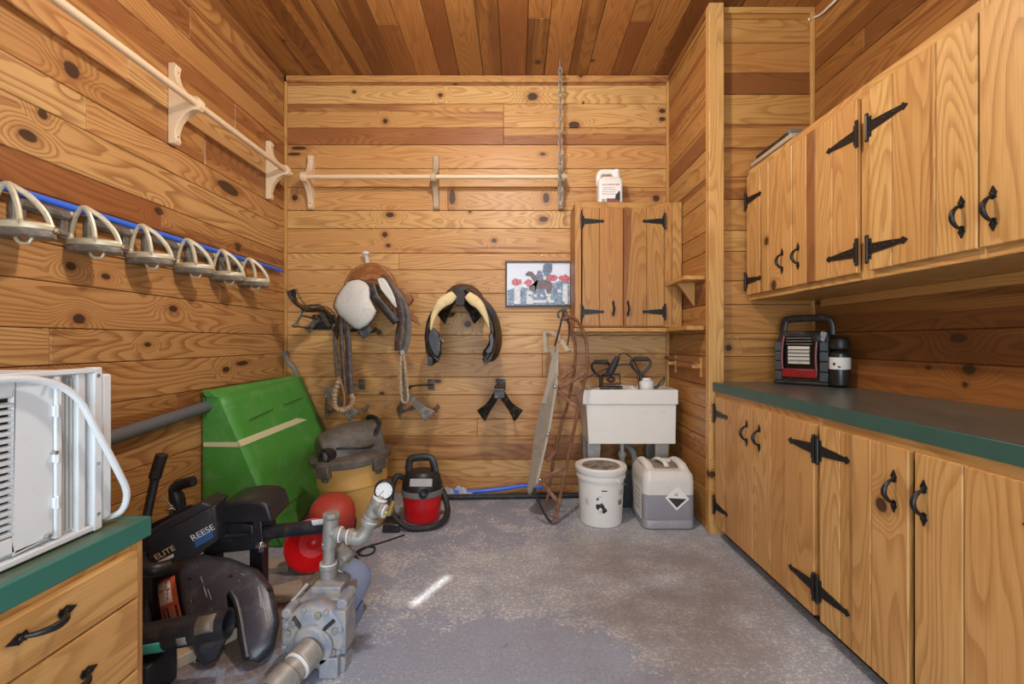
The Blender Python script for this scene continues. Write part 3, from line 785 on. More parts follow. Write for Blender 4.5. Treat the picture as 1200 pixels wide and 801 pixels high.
for y, zz in ((.985, .735), (1.0, .91), (.99, 1.062), (1.10, .74), (1.10, 1.07), (1.10, .86)):
    m = MB(); m.cyl((XA + .002, y, zz), (XA + .0135, y, zz), .0045, seg=10); m.build('screw', M_CHROME, r)
m = MB()
m.tube(smooth_path([(XA + .016, .70, 1.068), (XA + .018, .88, 1.078), (XA + .022, .97, 1.066), (XA + .028, 1.03, 1.025), (XA + .03, 1.08, .935), (XA + .03, 1.13, .84), (XA + .025, 1.165, .77), (XA + .01, 1.165, .722), (XA - .02, 1.14, .712), (XA - .06, 1.15, .709)], 7), .0075, 10)
m.build('power_cord', M_AC, r)
m = MB(); m.lathe([(.006, 0), (.03, .001), (.004, .055), (.003, .06)], 14, (-1.135, 1.165, .7)); tag(m.build('funnel', plain('funnel_yellow', '#d9b23c', .5)), 'small yellow cone behind the air conditioner cord on the cabinet top', 'funnel')

# grey pipe and a lever leaning along the left wall
r = root('wall_pipe', (-1.73, 2.0, .7), 'grey plastic pipe sloping along the left wall behind the air conditioner', 'pipe')
m = MB(); m.cyl((-1.735, 1.25, .683), (-1.735, 3.1, .83), .031, seg=20); m.build('pipe', M_HOSEG, r)
for y in (1.45, 2.9):
    z = .683 + (y - 1.25) / 1.85 * .147
    m = MB(); m.tube([(-1.735 + .034 * cos(t), y, z + .034 * sin(t)) for t in [2 * pi * i / 14 for i in range(14)]], .004, 6, closed=True); m.box((XL + .001, y - .012, z - .06), (XL + .006, y + .012, z + .06)); m.build('clamp', M_GALV, r)

# ------------------------------------------------------------------ green wedge shaped box in the corner
r = root('green_box', (-1.55, 3.0, 0), 'green painted wedge shaped wooden box with a cream stripe in the left corner', 'box')
Yn, Yf = 2.58, 3.44
A = [P(241, 464, Yn), P(255, 464, Yn), P(279, 520, Yn), P(319, 613, Yn)]
A.append(Vector((A[3].x + .055, Yn, .005))); A.append(Vector((-1.745, Yn, .005))); A.append(P(226, 590, Yn + .0)); A[6].x = max(A[6].x, -1.75); A.append(Vector((-1.75, Yn, P(226, 520, Yn).z)))
A[0].x = max(A[0].x, -1.75)
m = MB(); m.slab(A, (0, .02, 0)); m.build('end_panel', M_GREENB, r, bevel=.003, smooth=False)
# sloping front panel: near edge follows the end panel, far edge with its notch
near = [A[1], A[2], A[3], A[4]]
far = [P(352, 441, Yf), P(371, 484, Yf), P(385, 514, Yf), P(377, 530, Yf), P(374, 545, Yf), P(375, 565, Yf), P(377, 583, Yf), P(374, 600, Yf - .06)]
far[-1].z = max(far[-1].z, .02)
poly = near + [Vector((-1.33, Yn + .5, .006))] + far[::-1]
m = MB()
# subdivided ruled sheet between near and far edges
def ev(pl, t):
    L = [0]
    for a, b in zip(pl[:-1], pl[1:]): L.append(L[-1] + (b - a).length)
    s = t * L[-1]
    for i in range(len(pl) - 1):
        if s <= L[i + 1] + 1e-9:
            return pl[i].lerp(pl[i + 1], (s - L[i]) / max(L[i + 1] - L[i], 1e-9))
    return pl[-1].copy()
farp = [far[0], far[1], far[2], far[3], far[4], far[5], far[6], far[7]]
m.grid(lambda a, b: ev(near, a).lerp(ev(farp, a), b), 16, 12); m.build('front_panel', M_GREENB, r, solid=.018)
m = MB(); t0, t1 = P(246, 457, Yn - .01), P(351, 439, Yf); m.loft([t0, A[1] + Vector((.004, -.012, -.002)), A[1] + Vector((-.06, -.012, 0)), t0 + Vector((-.05, 0, 0))], [t1, far[0] + Vector((.004, 0, -.002)), far[0] + Vector((-.05, 0, 0)), t1 + Vector((-.05, 0, 0))])
m.build('top_board', M_GREENB, r, bevel=.003, smooth=False)
m = MB(); m.slab([Vector((-1.755, Yn, .005)), Vector((-1.755, Yf, .005)), Vector((-1.755, Yf, .88)), Vector((-1.755, Yn, .84))], (.01, 0, 0)); m.build('back_panel', M_GREENB, r, smooth=False)
m = MB()
s0, s1 = A[7] + Vector((0, -.003, 0)), A[2] + Vector((0, -.003, 0))
m.loft([s0 + Vector((0, 0, .012)), s0 - Vector((0, 0, .012)), s0 + Vector((0, .004, -.012)), s0 + Vector((0, .004, .012))], [s1 + Vector((0, 0, .014)), s1 - Vector((0, 0, .014)), s1 + Vector((0, .004, -.014)), s1 + Vector((0, .004, .014))])
e = P(370, 484, Yf); nrm = Vector((.012, -.004, .006))
w = Vector((-.008, 0, .017))
m.loft([s1 + nrm + w, s1 + nrm - w, s1 - w, s1 + w], [e + nrm + w, e + nrm - w, e - w, e + w])
m.build('stripe', M_STRIPE, r, smooth=False, label='cream tape stripe')
for (a, b, c, d) in ((290, 493, 318, 480), (331, 475, 352, 467), (331, 595, 356, 577)):
    def on(px, py):
        # intersect the sight line with the sloping panel
        p0, p1, p2 = near[0], near[3], far[2]; nn = (p1 - p0).cross(p2 - p0).normalized()
        o = Vector((0, 0, EYE)); dd = P(px, py, 1) - o; t = (p0 - o).dot(nn) / dd.dot(nn); return o + dd * t
    q0, q1 = on(a, b), on(c, d); m = MB(); m.tube([q0 + Vector((.018, -.01, .01)), q1 + Vector((.018, -.01, .01))], .0022, 6); m.build('scratch', M_DARK, r)

# thin stick leaning in the corner above the box
m = MB(); m.tube(smooth_path([P(333, 411, 3.44), P(338, 424, 3.45), P(347, 437, 3.46), P(360, 500, 3.47), P(372, 560, 3.47), Vector((-1.42, 3.46, .0))], 4), 1, 6, flat=(.018, .008), up=(1, -1, 0))
tag(m.build('stick', M_GREYP), 'dark flat stick leaning in the corner behind the green box', 'stick')

# ------------------------------------------------------------------ big yellow shop vacuum
def shop_vac():
    Y = 2.94; c = P(418, 620, Y); c.z = 0
    r = root('shop_vacuum', c, 'large yellow drum shop vacuum with a dusty grey lid beside the green box', 'vacuum cleaner')
    r.rotation_euler = (radians(2), radians(-4), 0)
    Z = .395
    m = MB(); m.lathe([(.168, .012), (.18, .0), (.19, .02), (.208, .27), (.214, .275), (.214, .29), (.211, .3), (.224, Z), (.236, Z + .005), (.236, Z + .02), (.21, Z + .02)], 40); m.build('drum', M_YELLOW, r, local=True)
    m = MB(); m.lathe([(.238, Z + .012), (.246, Z + .018), (.246, Z + .05), (.235, Z + .062), (.19, Z + .075), (.15, Z + .08)], 40); m.build('lid', M_DUSTP, r, local=True)
    for a in (250, 330, 100):
        m = MB(Matrix.Rotation(radians(a), 4, 'Z')); m.box((.225, -.045, Z - .03), (.262, .045, Z + .05)); m.box((.225, -.02, Z - .055), (.25, .02, Z - .03)); m.build('latch', M_DUSTP, r, bevel=.008, local=True)
    # motor head: rounded hump sloping to the front left
    m = MB()
    secs = []
    for t in range(9):
        u = t / 8; x = -.19 + .37 * u; w = .165 - .03 * abs(u - .5) * 2; hh = .085 + .105 * sin(min(1, .25 + u * .95) * pi * .62)
        secs.append([(x, w * cos(a) * (1 if abs(cos(a)) < .9 else .97), Z + .06 + (hh * sin(a) if sin(a) > 0 else 0)) for a in [pi * k / 12 for k in range(13)]])
    g = [[m.v(p) for p in s_] for s_ in secs]
    for i in range(8):
        for j in range(12): m.f([g[i][j], g[i + 1][j], g[i + 1][j + 1], g[i][j + 1]])
    m.f(g[0][::-1]); m.f(g[-1])
    m.build('motor_head', M_DUSTP, r, bevel=.012, local=True).rotation_euler = (0, 0, radians(35))
    m = MB(Matrix.Rotation(radians(35), 4, 'Z'))
    m.tube(smooth_path([(.12, -.11, Z + .16), (.165, -.11, Z + .24), (.165, .11, Z + .24), (.12, .11, Z + .16)], 6), 1, 8, flat=(.02, .01), up=(1, 0, .5)); m.build('carry_handle', M_BLACK, r, local=True)
    m = MB(); R = Matrix.Rotation(radians(-62), 4, 'Z')
    m.M = Matrix.Rotation(radians(250), 4, 'Z'); m.lathe([(.028, .14), (.028, .232), (.046, .232), (.046, .14)], 20, (0, 0, Z + .095), Matrix.Rotation(pi / 2, 3, 'Y'), open_=True); m.build('hose_port', M_BLACK, r, local=True)
    m = MB(Matrix.Rotation(radians(250), 4, 'Z')); m.cyl((.15, 0, Z + .095), (.19, 0, Z + .095), .028); m.build('hose_port_hole', M_DARK, r, local=True)
    m = MB(); m.tube(smooth_path([(.17 * cos(a), .17 * sin(a), Z + .115 + .012 * sin(3 * a)) for a in [radians(x) for x in range(170, 390, 20)]], 3), .007, 8); m.build('cord', M_BLACK, r, local=True)
    return r
shop_vac()

# small red vacuum with hose around it
def red_vac():
    Y = 3.0; c = P(495, 612, Y); c.z = 0
    r = root('wet_dry_vacuum', c, 'small red and black vacuum with its hose looped round it', 'vacuum cleaner')
    m = MB(); m.lathe([(.09, .0), (.105, .004), (.118, .14), (.116, .17)], 32, sx=1.05); m.build('tank', M_RED, r, local=True)
    m = MB(); m.lathe([(.122, .165), (.128, .17), (.128, .2), (.118, .21)], 32, sx=1.05); m.build('band', M_GREYP, r, local=True)
    m = MB(); m.lathe([(.125, .205), (.122, .235), (.108, .29), (.085, .315), (.02, .32)], 32, sx=1.05); m.build('motor_head', M_BLACK, r, local=True)
    m = MB(); m.tube(smooth_path([(-.085, .0, .27), (-.088, 0, .34), (-.068, 0, .392), (.045, 0, .398), (.075, 0, .35), (.085, 0, .28)], 5), 1, 10, flat=(.024, .013), up=(0, 1, 0)); m.build('carry_handle', M_BLACK, r, local=True)
    m = MB(Matrix.Translation((0, -.112, .268)) @ Matrix.Rotation(radians(-20), 4, 'X')); m.box((-.055, -.012, -.024), (.085, .012, .024)); m.build('label', M_GREYL, r, bevel=.003, local=True, label='pale printed label band')
    m = MB(); m.lathe([(.016, 0), (.016, .04), (.027, .04), (.027, 0)], 18, (.035, -.115, .205), Matrix.Rotation(pi / 2, 3, 'X'), open_=True); m.cyl((.035, -.118, .205), (.035, -.12, .205), .017); m.build('hose_port', M_BLACK, r, local=True)
    pts = smooth_path([(-.10, -.04, .27), (-.145, -.09, .30), (-.175, -.10, .2), (-.15, -.16, .09), (-.05, -.20, .025), (.06, -.20, .022), (.14, -.15, .03), (.17, -.05, .05), (.15, .03, .11), (.12, .06, .17)], 10)
    m = MB(); rr = [.0175 + .0016 * (i % 2) for i in range(len(pts))]; m.tube(pts, rr, 12); m.build('hose', M_RUBBER, r, local=True)
    m = MB(); m.loft([(-.20, -.23, .004), (-.09, -.23, .004), (-.09, -.23, .05), (-.19, -.23, .06)], [(-.19, -.14, .004), (-.11, -.13, .004), (-.11, -.13, .07), (-.18, -.14, .09)]); m.build('nozzle', M_BLACK, r, bevel=.008, local=True)
    return r
M_GREYL = plain('label_grey', '#a9a6a2', .5, var=.15, scale=40, dirt='#5a5856', dirt_amt=.6)
red_vac()

# red rubber tubs behind the pump
def red_tubs():
    c = P(366, 648, 2.34)
    r = root('feed_tub', c, 'shiny red plastic bowl tipped on its side behind the pump pipes', 'bowl')
    R = Matrix.Rotation(radians(-78), 4, 'X'); R = Matrix.Rotation(radians(18), 4, 'Z') @ Matrix.Rotation(radians(75), 4, 'X')
    m = MB(); m.lathe([(.03, -.085), (.07, -.075), (.108, .0), (.118, .02), (.128, .026), (.128, .034), (.116, .036), (.1, .0), (.07, -.05), (.035, -.06), (.012, -.05)], 36, (0, 0, 0), R.to_3x3()); m.build('tub', M_RED, r, local=True)
    r.location = (c.x, c.y, .122)
    c2 = P(389, 640, 2.56)
    r2 = root('bucket', (c2.x, c2.y, .0), 'faded red bucket with a black rim band between the bowl and yellow drum', 'bucket')
    m = MB(); R2 = (Matrix.Rotation(radians(25), 4, 'Z') @ Matrix.Rotation(radians(28), 4, 'X')).to_3x3()
    m.lathe([(.118, -.01), (.122, .0), (.12, .10), (.112, .135), (.085, .165), (.04, .178), (.005, .18)], 36, (0, 0, .13), R2); m.build('shell', M_REDM, r2, local=True)
    m = MB(); m.lathe([(.124, .0), (.13, .004), (.13, .016), (.124, .02)], 36, (0, 0, .13), R2, open_=True); m.build('rim', M_BLACK, r2, local=True)
    m = MB(); m.lathe([(.09, .0), (.11, .13)], 30, (0, 0, 0)); m.build('lower_body', M_REDM, r2, local=True)
red_tubs()

# ------------------------------------------------------------------ jet pump with its pipework
def pump():
    r = root('water_pump', (-.72, 1.75, 0), 'grey jet pump with galvanised pipes and a pressure gauge on the floor', 'pump')
    m = MB(); X, Z = -.705, .125
    RX = Matrix.Rotation(-pi / 2, 3, 'X')     # lathe axis to +Y
    m.lathe([(.02, -.135), (.05, -.13), (.06, -.115), (.105, -.105), (.112, -.095), (.112, -.06), (.105, -.05), (.10, .04), (.085, .06), (.05, .065)], 36, (X, 1.70, Z), RX)
    for a in range(8):
        t = 2 * pi * a / 8 + .3; m.cyl((X + .1 * cos(t), 1.585, Z + .1 * sin(t)), (X + .1 * cos(t), 1.65, Z + .1 * sin(t)), .011, seg=8)
    m.box((X - .09, 1.62, .0), (X - .05, 1.70, .06)); m.box((X + .06, 1.60, 0), (X + .11, 1.66, .055))
    m.box((X - .075, 1.66, Z + .06), (X + .085, 1.80, Z + .100)); m.box((X - .05, 1.69, Z + .09), (X + .06, 1.79, Z + .125)); m.box((X + .07, 1.60, Z - .06), (X + .112, 1.70, Z + .09)); m.box((X - .12, 1.62, Z - .03), (X - .09, 1.68, Z + .05))
    m.box((X + .03, 1.572, .0), (X + .095, 1.63, .07)); m.cyl((X + .09, 1.62, Z + .1), (X + .09, 1.72, Z + .1), .02, seg=10); m.cyl((X - .095, 1.60, Z + .08), (X - .095, 1.70, Z + .08), .018, seg=10)
    m.build('casing', M_PUMP, r, bevel=.005)
    for a in (20, 75, 140, 165, 215, 290, 330):
        t = radians(a); c = Vector((X + .085 * cos(t), 1.592, Z + .085 * sin(t)))
        m = MB(); m.cyl(c, c + Vector((0, -.012, 0)), .013, seg=6); m.build('bolt', M_GALV, r, bevel=.002)
    m = MB()
    for a in (40, 130):
        t = radians(a); m.tube([(X + .035 * cos(t), 1.582, Z + .035 * sin(t)), (X + .1 * cos(t), 1.592, Z + .1 * sin(t))], .007, 8)
    m.tube([(X + .078 * cos(t), 1.594, Z + .078 * sin(t)) for t in [radians(x) for x in range(-55, 100, 8)]], .0032, 6)
    m.build('rib', M_RUBBER, r)
    # suction pipe towards the camera, down to the left
    m = MB(); a = Vector((X + .01, 1.57, Z - .02)); b = Vector((-.775, 1.36, .05))
    d = (b - a).normalized(); m.cyl(a, a + d * .06, .048, seg=22); m.cyl(a + d * .05, a + d * .11, .042, seg=22); m.cyl(a + d * .10, a + d * .17, .05, seg=22); m.cyl(a + d * .16, b, .042, seg=22)
    m.build('suction_pipe', M_GALV, r, bevel=.003)
    for s_ in (.062, .115, .175):
        m = MB(); m.cyl(a + d * s_, a + d * (s_ + .009), .047, seg=22); m.build('sealant', M_TAPE, r)
    # motor behind
    m = MB(); mx = -.705; m.lathe([(.06, .0), (.078, .005), (.082, .02), (.082, .17), (.076, .2), (.055, .222), (.02, .23)], 32, (mx, 1.80, .135), RX); m.box((mx - .06, 1.83, 0), (mx + .06, 1.95, .06))
    m.build('motor', M_PUMPB, r, bevel=.003)
    m = MB(); m.box((mx - .13, 1.82, .1), (mx - .07, 1.92, .2)); m.build('switch_box', M_DUSTY, r, bevel=.01)
    m = MB(); m.cyl((X + .01, 1.572, Z - .02), (X + .01, 1.585, Z - .02), .066, seg=26); m.build('flange', M_PUMP, r, bevel=.004)
    m = MB(); m.tube([(X - .085, 1.63, .06), (X - .10, 1.66, .22), (X - .075, 1.72, .245)], .009, 8); m.build('pressure_tube', M_GALV, r)
    # riser, tee and arm with gauge
    Y = 1.77
    T = P(387, 622, Y); base = Vector((T.x - .006, Y, .225))
    def pipe(name, p0, p1, rad, parent=r, mt=M_GALV):
        m = MB(); m.cyl(p0, p1, rad, seg=20); return m.build(name, mt, parent, bevel=.002)
    def collar(p, d, rad):
        d = Vector(d).normalized(); p = Vector(p)
        m = MB(); m.cyl(p - d * .009, p + d * .009, rad, seg=20); m.build('collar', M_GALV, r, bevel=.003)
        m = MB(); m.cyl(p + d * .009, p + d * .014, rad * .96, seg=20); m.build('sealant', M_TAPE, r)
    pipe('riser', base, P(385, 665, Y), .031); collar(P(385, 662, Y), (0, 0, 1), .034)
    pipe('riser', P(385, 662, Y), T, .0225); collar(P(386, 638, Y), (0, 0, 1), .028)
    m = MB(); m.cyl(P(386.5, 638, Y), P(388, 606, Y), .028, seg=20); m.cyl(T, P(398, 625, Y), .028, seg=20); m.lathe([(.028, 0), (.033, .004), (.033, .02), (.01, .022)], 8, P(388, 606, Y)); m.build('tee', M_GALV, r, bevel=.003)
    el = P(421, 629, Y - .02)
    collar(P(396, 625, Y), (1, 0, -.1), .031); pipe('arm', P(396, 625, Y), P(412, 628, Y - .01), .022); collar(P(412, 628, Y - .01), (-1, 0, 0), .03)
    m = MB(); m.tube(smooth_path([P(411, 628, Y - .01), P(421, 630, Y - .01), P(429, 620, Y), P(432, 611, Y)], 6), .027, 16); m.build('elbow', M_GALV, r)
    d = P(444, 588, Y) - P(432, 611, Y)
    collar(P(432, 611, Y), d, .032); collar(P(434, 606, Y), -d, .031)
    pipe('arm', P(433, 608, Y), P(438, 598, Y), .024)
    m = MB(); m.cyl(P(436, 602, Y), P(444.5, 585, Y), .028, seg=20); m.cyl(P(440, 594, Y), P(449, 598, Y - .03), .024, seg=18); m.build('tee', M_GALV, r, bevel=.003)
    collar(P(448, 597.5, Y - .03), (1, -.2, -.2), .026)
    pipe('arm', P(444, 586, Y), P(447, 580, Y), .014); collar(P(444, 586, Y), d, .03)
    m = MB(); m.tube([P(449, 598, Y - .03), P(456, 600, Y - .03)], .009, 10); m.cyl(P(455, 602, Y - .03), P(459, 594, Y - .03), .011, seg=10); m.tube([P(457, 597, Y - .03), P(461, 586, Y - .03)], 1, 8, flat=(.008, .003), up=(0, 1, 0)); m.build('drain_cock', M_BRASS, r)
    # gauge looking at the camera, slightly right
    g = P(450, 574, Y); M = face_matrix(g, Vector((1, .25, .0)), (0, 0, 1))
    m = MB(M); m.lathe([(.034, -.03), (.037, -.026), (.037, .0), (.033, .004), (.031, 0)], 28); G = m.build('gauge', M_STEEL_BLK, r)
    m = MB(M); m.cyl((0, 0, -.002), (0, 0, .0015), .031, seg=28); m.build('dial', M_PAPER, G)
    m = MB(M)
    for i in range(9):
        t = radians(225 - i * 33.7); m.box((-.001, -.0035, .0016), (.001, .0035, .0022), R=Matrix.Identity(3)) if 0 else m.tube([(.022 * cos(t), .022 * sin(t), .0018), (.027 * cos(t), .027 * sin(t), .0018)], .0008, 4)
    m.tube([(0, 0, .0025), (-.016, -.014, .0025)], .0011, 5); m.build('needle', M_INK, G)
    # second outlet with union behind the riser
    m = MB(); m.tube(smooth_path([P(391, 672, Y + .06), P(396, 660, Y + .06), P(402, 650, Y + .05)], 5), .025, 14); m.build('outlet', M_GALV, r)
    m = MB(); q0, q1 = P(399, 652, Y + .05), P(409, 640, Y + .07); m.cyl(q0, q1, .042, seg=8); m.build('union', M_DUSTY, r, bevel=.004)
    collar(P(393, 668, Y + .06), q1 - q0, .03)
    m = MB(); m.tube(smooth_path([P(424, 640, 1.95), P(436, 638, 2.0), P(437, 632, 2.05), P(428, 629, 2.08)], 5), .009, 8)
    return r
pump()
m = MB(); m.tube(smooth_path([PZ(420, 655, .006), PZ(416, 648, .006), PZ(426, 641, .006), PZ(438, 640, .006), PZ(438, 646, .006), PZ(428, 650, .006), PZ(420, 647, .012), PZ(430, 640, .006), PZ(450, 634, .005), PZ(474, 626, .005)], 7), .005, 8)
tag(m.build('power_cord', M_RUBBER), 'thin black cord lying on the floor right of the pump', 'cord')

M_SCUFF = plain('scuffed_black', '#383a43', .36, .1, var=.3, scale=8, dirt='#6d6c70', dirt_amt=.35, thr=(.48, .7), bump=.12, spec=.6)
# ------------------------------------------------------------------ fifth wheel hitch: head plate, rails and pull handle
def hitch_head():
    def Q(px, py, dy=0.0): return P(px, py, 1.63 + (780 - py) / 130 * .26 + dy)
    r = root('trailer_hitch', (-1.02, 1.75, 0), 'scratched black horseshoe shaped trailer hitch plate leaning on the floor', 'trailer hitch')
    fr = [(208, 668), (215, 655), (240, 649), (270, 655), (303, 668), (320, 690), (328, 728), (322, 757), (304, 776), (292, 773), (287, 757), (283, 735), (278, 708), (272, 695), (267, 696), (269, 715), (272, 732), (262, 757), (252, 773), (238, 779), (226, 764), (221, 735), (213, 702)]
    import statistics
    cx, cy = 265, 715
    SL = range(9, 17)
    def sc(k_, dy): return [Q(cx + (x - cx) * k_, cy + (y - cy) * k_, dy) if i not in SL else Q(x + (1 - k_) * (12 if i < 13 else -14), y, dy) for i, (x, y) in enumerate(fr)]
    Z0, A, B = sc(.88, -.034), sc(.965, -.020), sc(1.0, .014)
    def back(x, y):
        k = {(238, 779): .75, (226, 764): 1, (221, 735): 1, (213, 702): 1, (208, 668): 1, (215, 655): .55}.get((x, y), min(1, max(0, (242 - x) / 26)) if y < 700 else (.3 if x < 256 else 0)); return Q(x - 25 * k, y - 2 + 11 * k, .13 - .05 * k)
    Cc = [back(x, y) for x, y in fr]
    m = MB(); z_ = [m.v(p) for p in Z0]; a = [m.v(p) for p in A]; b = [m.v(p) for p in B]; c = [m.v(p) for p in Cc]
    m.bridge(z_, a); m.bridge(a, b); m.bridge(b, c)
    fa = m.f(z_); fb = m.f(c[::-1])
    bmesh.ops.triangulate(m.bm, faces=[x for x in (fa, fb) if x])
    m.build('plate', M_SCUFF, r, angle=60)
    # raised rim of the slot
    m = MB(); m.tube(smooth_path([Q(x, y, -.032) for x, y in ((289, 771), (285, 750), (281, 725), (276, 704), (270, 693))], 4), 1, 8, flat=(.012, .010), up=(0, 1, 0)); m.build('slot_rim', M_STEEL_BLK, r)
    for x, y in ((222, 679), (270, 676), (315, 691)):
        m = MB(); p = Q(x, y, -.034); m.cyl(p, p + Vector((0, .006, 0)), .009, seg=12); m.build('bolt_hole', M_DARK, r)
    q = random.Random(2)
    for (x0, y0, x1, y1, w) in ((230, 662, 248, 716, 1.3), (236, 668, 252, 714, .7), (300, 677, 308, 722, 1.0), (304, 690, 314, 735, .8), (283, 742, 289, 768, 1.0), (262, 670, 288, 684, .6), (276, 668, 292, 676, .6), (312, 700, 318, 740, .5), (222, 700, 232, 735, .5)):
        m = MB(); a_, b_ = Q(x0, y0, -.033), Q(x1, y1, -.033); n_ = 7; m.tube([a_.lerp(b_, i / n_) + Vector((q.uniform(-.004, .004), 0, q.uniform(-.003, .003))) for i in range(n_ + 1)], [w * .0022 * sin(pi * (i + .4) / (n_ + .8)) for i in range(n_ + 1)], 5, flat=(1, .0006), up=(0, -1, .2)); m.build('scratch', M_GREYL, r)
    def side(s, t):     # point on the left flange: s along the flange 0 top .. 1 bottom, t across (0 front)
        path = [(208, 668), (213, 702), (221, 735), (226, 764), (238, 779)]
        k = s * 4; i = min(int(k), 3); f = k - i
        a0_, b0_ = path[i], path[i + 1]
        p = Q(*a0_, .012).lerp(Q(*b0_, .012), f).lerp(back(*a0_).lerp(back(*b0_), f), t); return p + Vector((-.004, -.006, 0))
    def sticker(name, s0, s1, t0, t1, mt, lbl=None):
        m = MB(); m.grid(lambda u, v: side(s0 + (s1 - s0) * u, t0 + (t1 - t0) * v), 6, 2); return m.build(name, mt, r, solid=.0012, label=lbl)
    sticker('warning_label', .03, .58, .06, .92, M_ORANGE, 'orange and white warning label')
    sticker('label_panel', .05, .24, .30, .88, M_PAPER); 
    for t0 in (.16, .36, .56, .74): sticker('label_text', .27, .56, t0, t0 + .1, M_INK if t0 != .36 else M_INKG)
    sticker('label_panel', .60, .95, .08, .9, M_PAPER, 'white and green label')
    sticker('label_band', .64, .92, .1, .2, M_TEAL)
    for t0 in (.35, .5, .65): sticker('label_text', .66, .88, t0, t0 + .05, M_LBLUE)
    return r
hitch_head()

def hitch_body():
    r = root('trailer_hitch', (-1.3, 2.0, 0), 'black trailer hitch frame with lettered side plate between drawer cabinet and green box', 'trailer hitch')
    S = M_STEEL_BLK
    # lettered beam: front face quad in a slightly turned plane
    def Q(px, py, dy=0): return P(px, py, 1.80 + (px - 165) / 95 * .12 + dy)
    fq = [(172, 634), (252, 591), (257, 632), (231, 651), (181, 666), (174, 655)]
    m = MB(); m.slab([Q(*p) for p in fq], (-.01, .09, .012)); m.build('side_plate', S, r, bevel=.006)
    m = MB(); m.slab([Q(164, 628, .02), Q(236, 588, .02), Q(252, 593, .02), Q(172, 640, .02)], (-.02, .14, .0)); m.build('top_channel', S, r, bevel=.006)
    m = MB(); m.slab([Q(162, 620, .16), Q(222, 590, .16), Q(240, 592, .16), Q(163, 632, .16)], (-.02, .06, -.05)); m.build('rear_channel', S, r, bevel=.004)
    # saddle housing: domed cover
    def H(px, py, dy=0): return P(px, py, 1.97 + dy)
    cov = [(249, 598), (262, 590), (285, 586), (305, 587), (314, 592), (320, 612), (285, 613), (258, 615)]
    m = MB(); m.slab([H(*p) for p in cov], (-.02, .20, .01)); m.build('cover', M_STEEL_BLK, r, bevel=.012, seg=3)
    cas = [(252, 612), (296, 614), (298, 644), (236, 650), (250, 632)]
    m = MB(); m.slab([H(*p, .01) for p in cas], (-.01, .16, 0)); m.build('housing', S, r, bevel=.006)
    m = MB(); p = H(255, 628, -.005); q = H(291, 626, -.005); m.tube([p, q], .008, 8); m.build('ridge', S, r)
    m = MB(); m.slab([H(296, 610, .0), H(306, 610, 0), H(308, 640, 0), H(297, 643, 0)], (0, .12, 0)); m.build('end_bracket', S, r, bevel=.004)
    for px, py in ((306, 640), (200, 596)):
        p = H(px, py, -.01 if px > 250 else .1); m = MB(); m.cyl(p + Vector((0, 0, -.02)), p + Vector((0, 0, .022)), .012, seg=6); m.cyl(p, p + Vector((0, 0, .01)), .024, seg=6); m.build('nut', M_CHROME, r, bevel=.002)
    m = MB(); m.tube([P(190, 580, 1.99), P(205, 597, 1.97)], .003, 6); m.build('pin', M_CHROME, r)
    # round bar reaching right to the pump
    m = MB(); m.cyl(H(300, 624, .04), P(389, 615, 1.98), .030, seg=22); m.build('bar', S, r, bevel=.003)
    m = MB(); q = P(372, 617, 1.98); m.tube([P(366, 612, 1.948), P(381, 610, 1.948)], 1, 8, flat=(.014, .004), up=(0, 1, .4)); m.build('paint_wear', M_TAPE, r)
    # cranked handle standing up at the back
    m = MB(); m.tube(smooth_path([P(210, 600, 2.1), P(208, 585, 2.1), P(205, 573, 2.1), P(211, 567, 2.1), P(227, 563, 2.1)], 5), [.030] * 8 + [.026] * 7 + [.024] * 6, 14); m.build('crank_handle', S, r)
    # feet and cross tube
    m = MB(); m.tube(smooth_path([P(160, 650, 1.72), P(166, 664, 1.72), P(180, 667, 1.72), P(197, 663, 1.76)], 5), .026, 12); m.build('cross_tube', S, r)
    for (px, py, yy) in ((170, 655, 1.86), (246, 640, 2.02), (300, 635, 2.05)):
        p = P(px, py, yy); m = MB(); m.box((p.x - .03, yy, 0), (p.x + .03, yy + .05, p.z)); m.box((p.x - .06, yy - .03, 0), (p.x + .06, yy + .08, .012)); m.build('leg', S, r, bevel=.003)
    # lettering
    a, b = Q(172, 634), Q(252, 591); n0 = Q(181, 666)
    def LM2(px, py, off): return face_matrix(Q(px, py, off), (b - a), (0, 0, 1))
    lab = MB(); pl = [Q(227, 627, -.003), Q(248, 616, -.003), Q(250, 629, -.003), Q(229, 641, -.003)]; lab.slab(pl, (0, .002, 0)); lb = lab.build('brand_plate', M_LBLUE, r, label='blue label strip')
    text('lettering', 'REESE', M_PAPER, r, LM2(237.5, 623.5, -.006), .036, sx=.95)
    text('lettering', 'ELITE', M_CREAM, r, LM2(193, 647, -.004), .032, sx=.95)
    pp = MB(); pp.slab([Q(185, 657, -.003), Q(203, 648, -.003), Q(203, 652, -.003), Q(186, 661, -.003)], (0, .002, 0)); pp.build('plate_stripe', M_PAPER, r)
    return r
hitch_body()
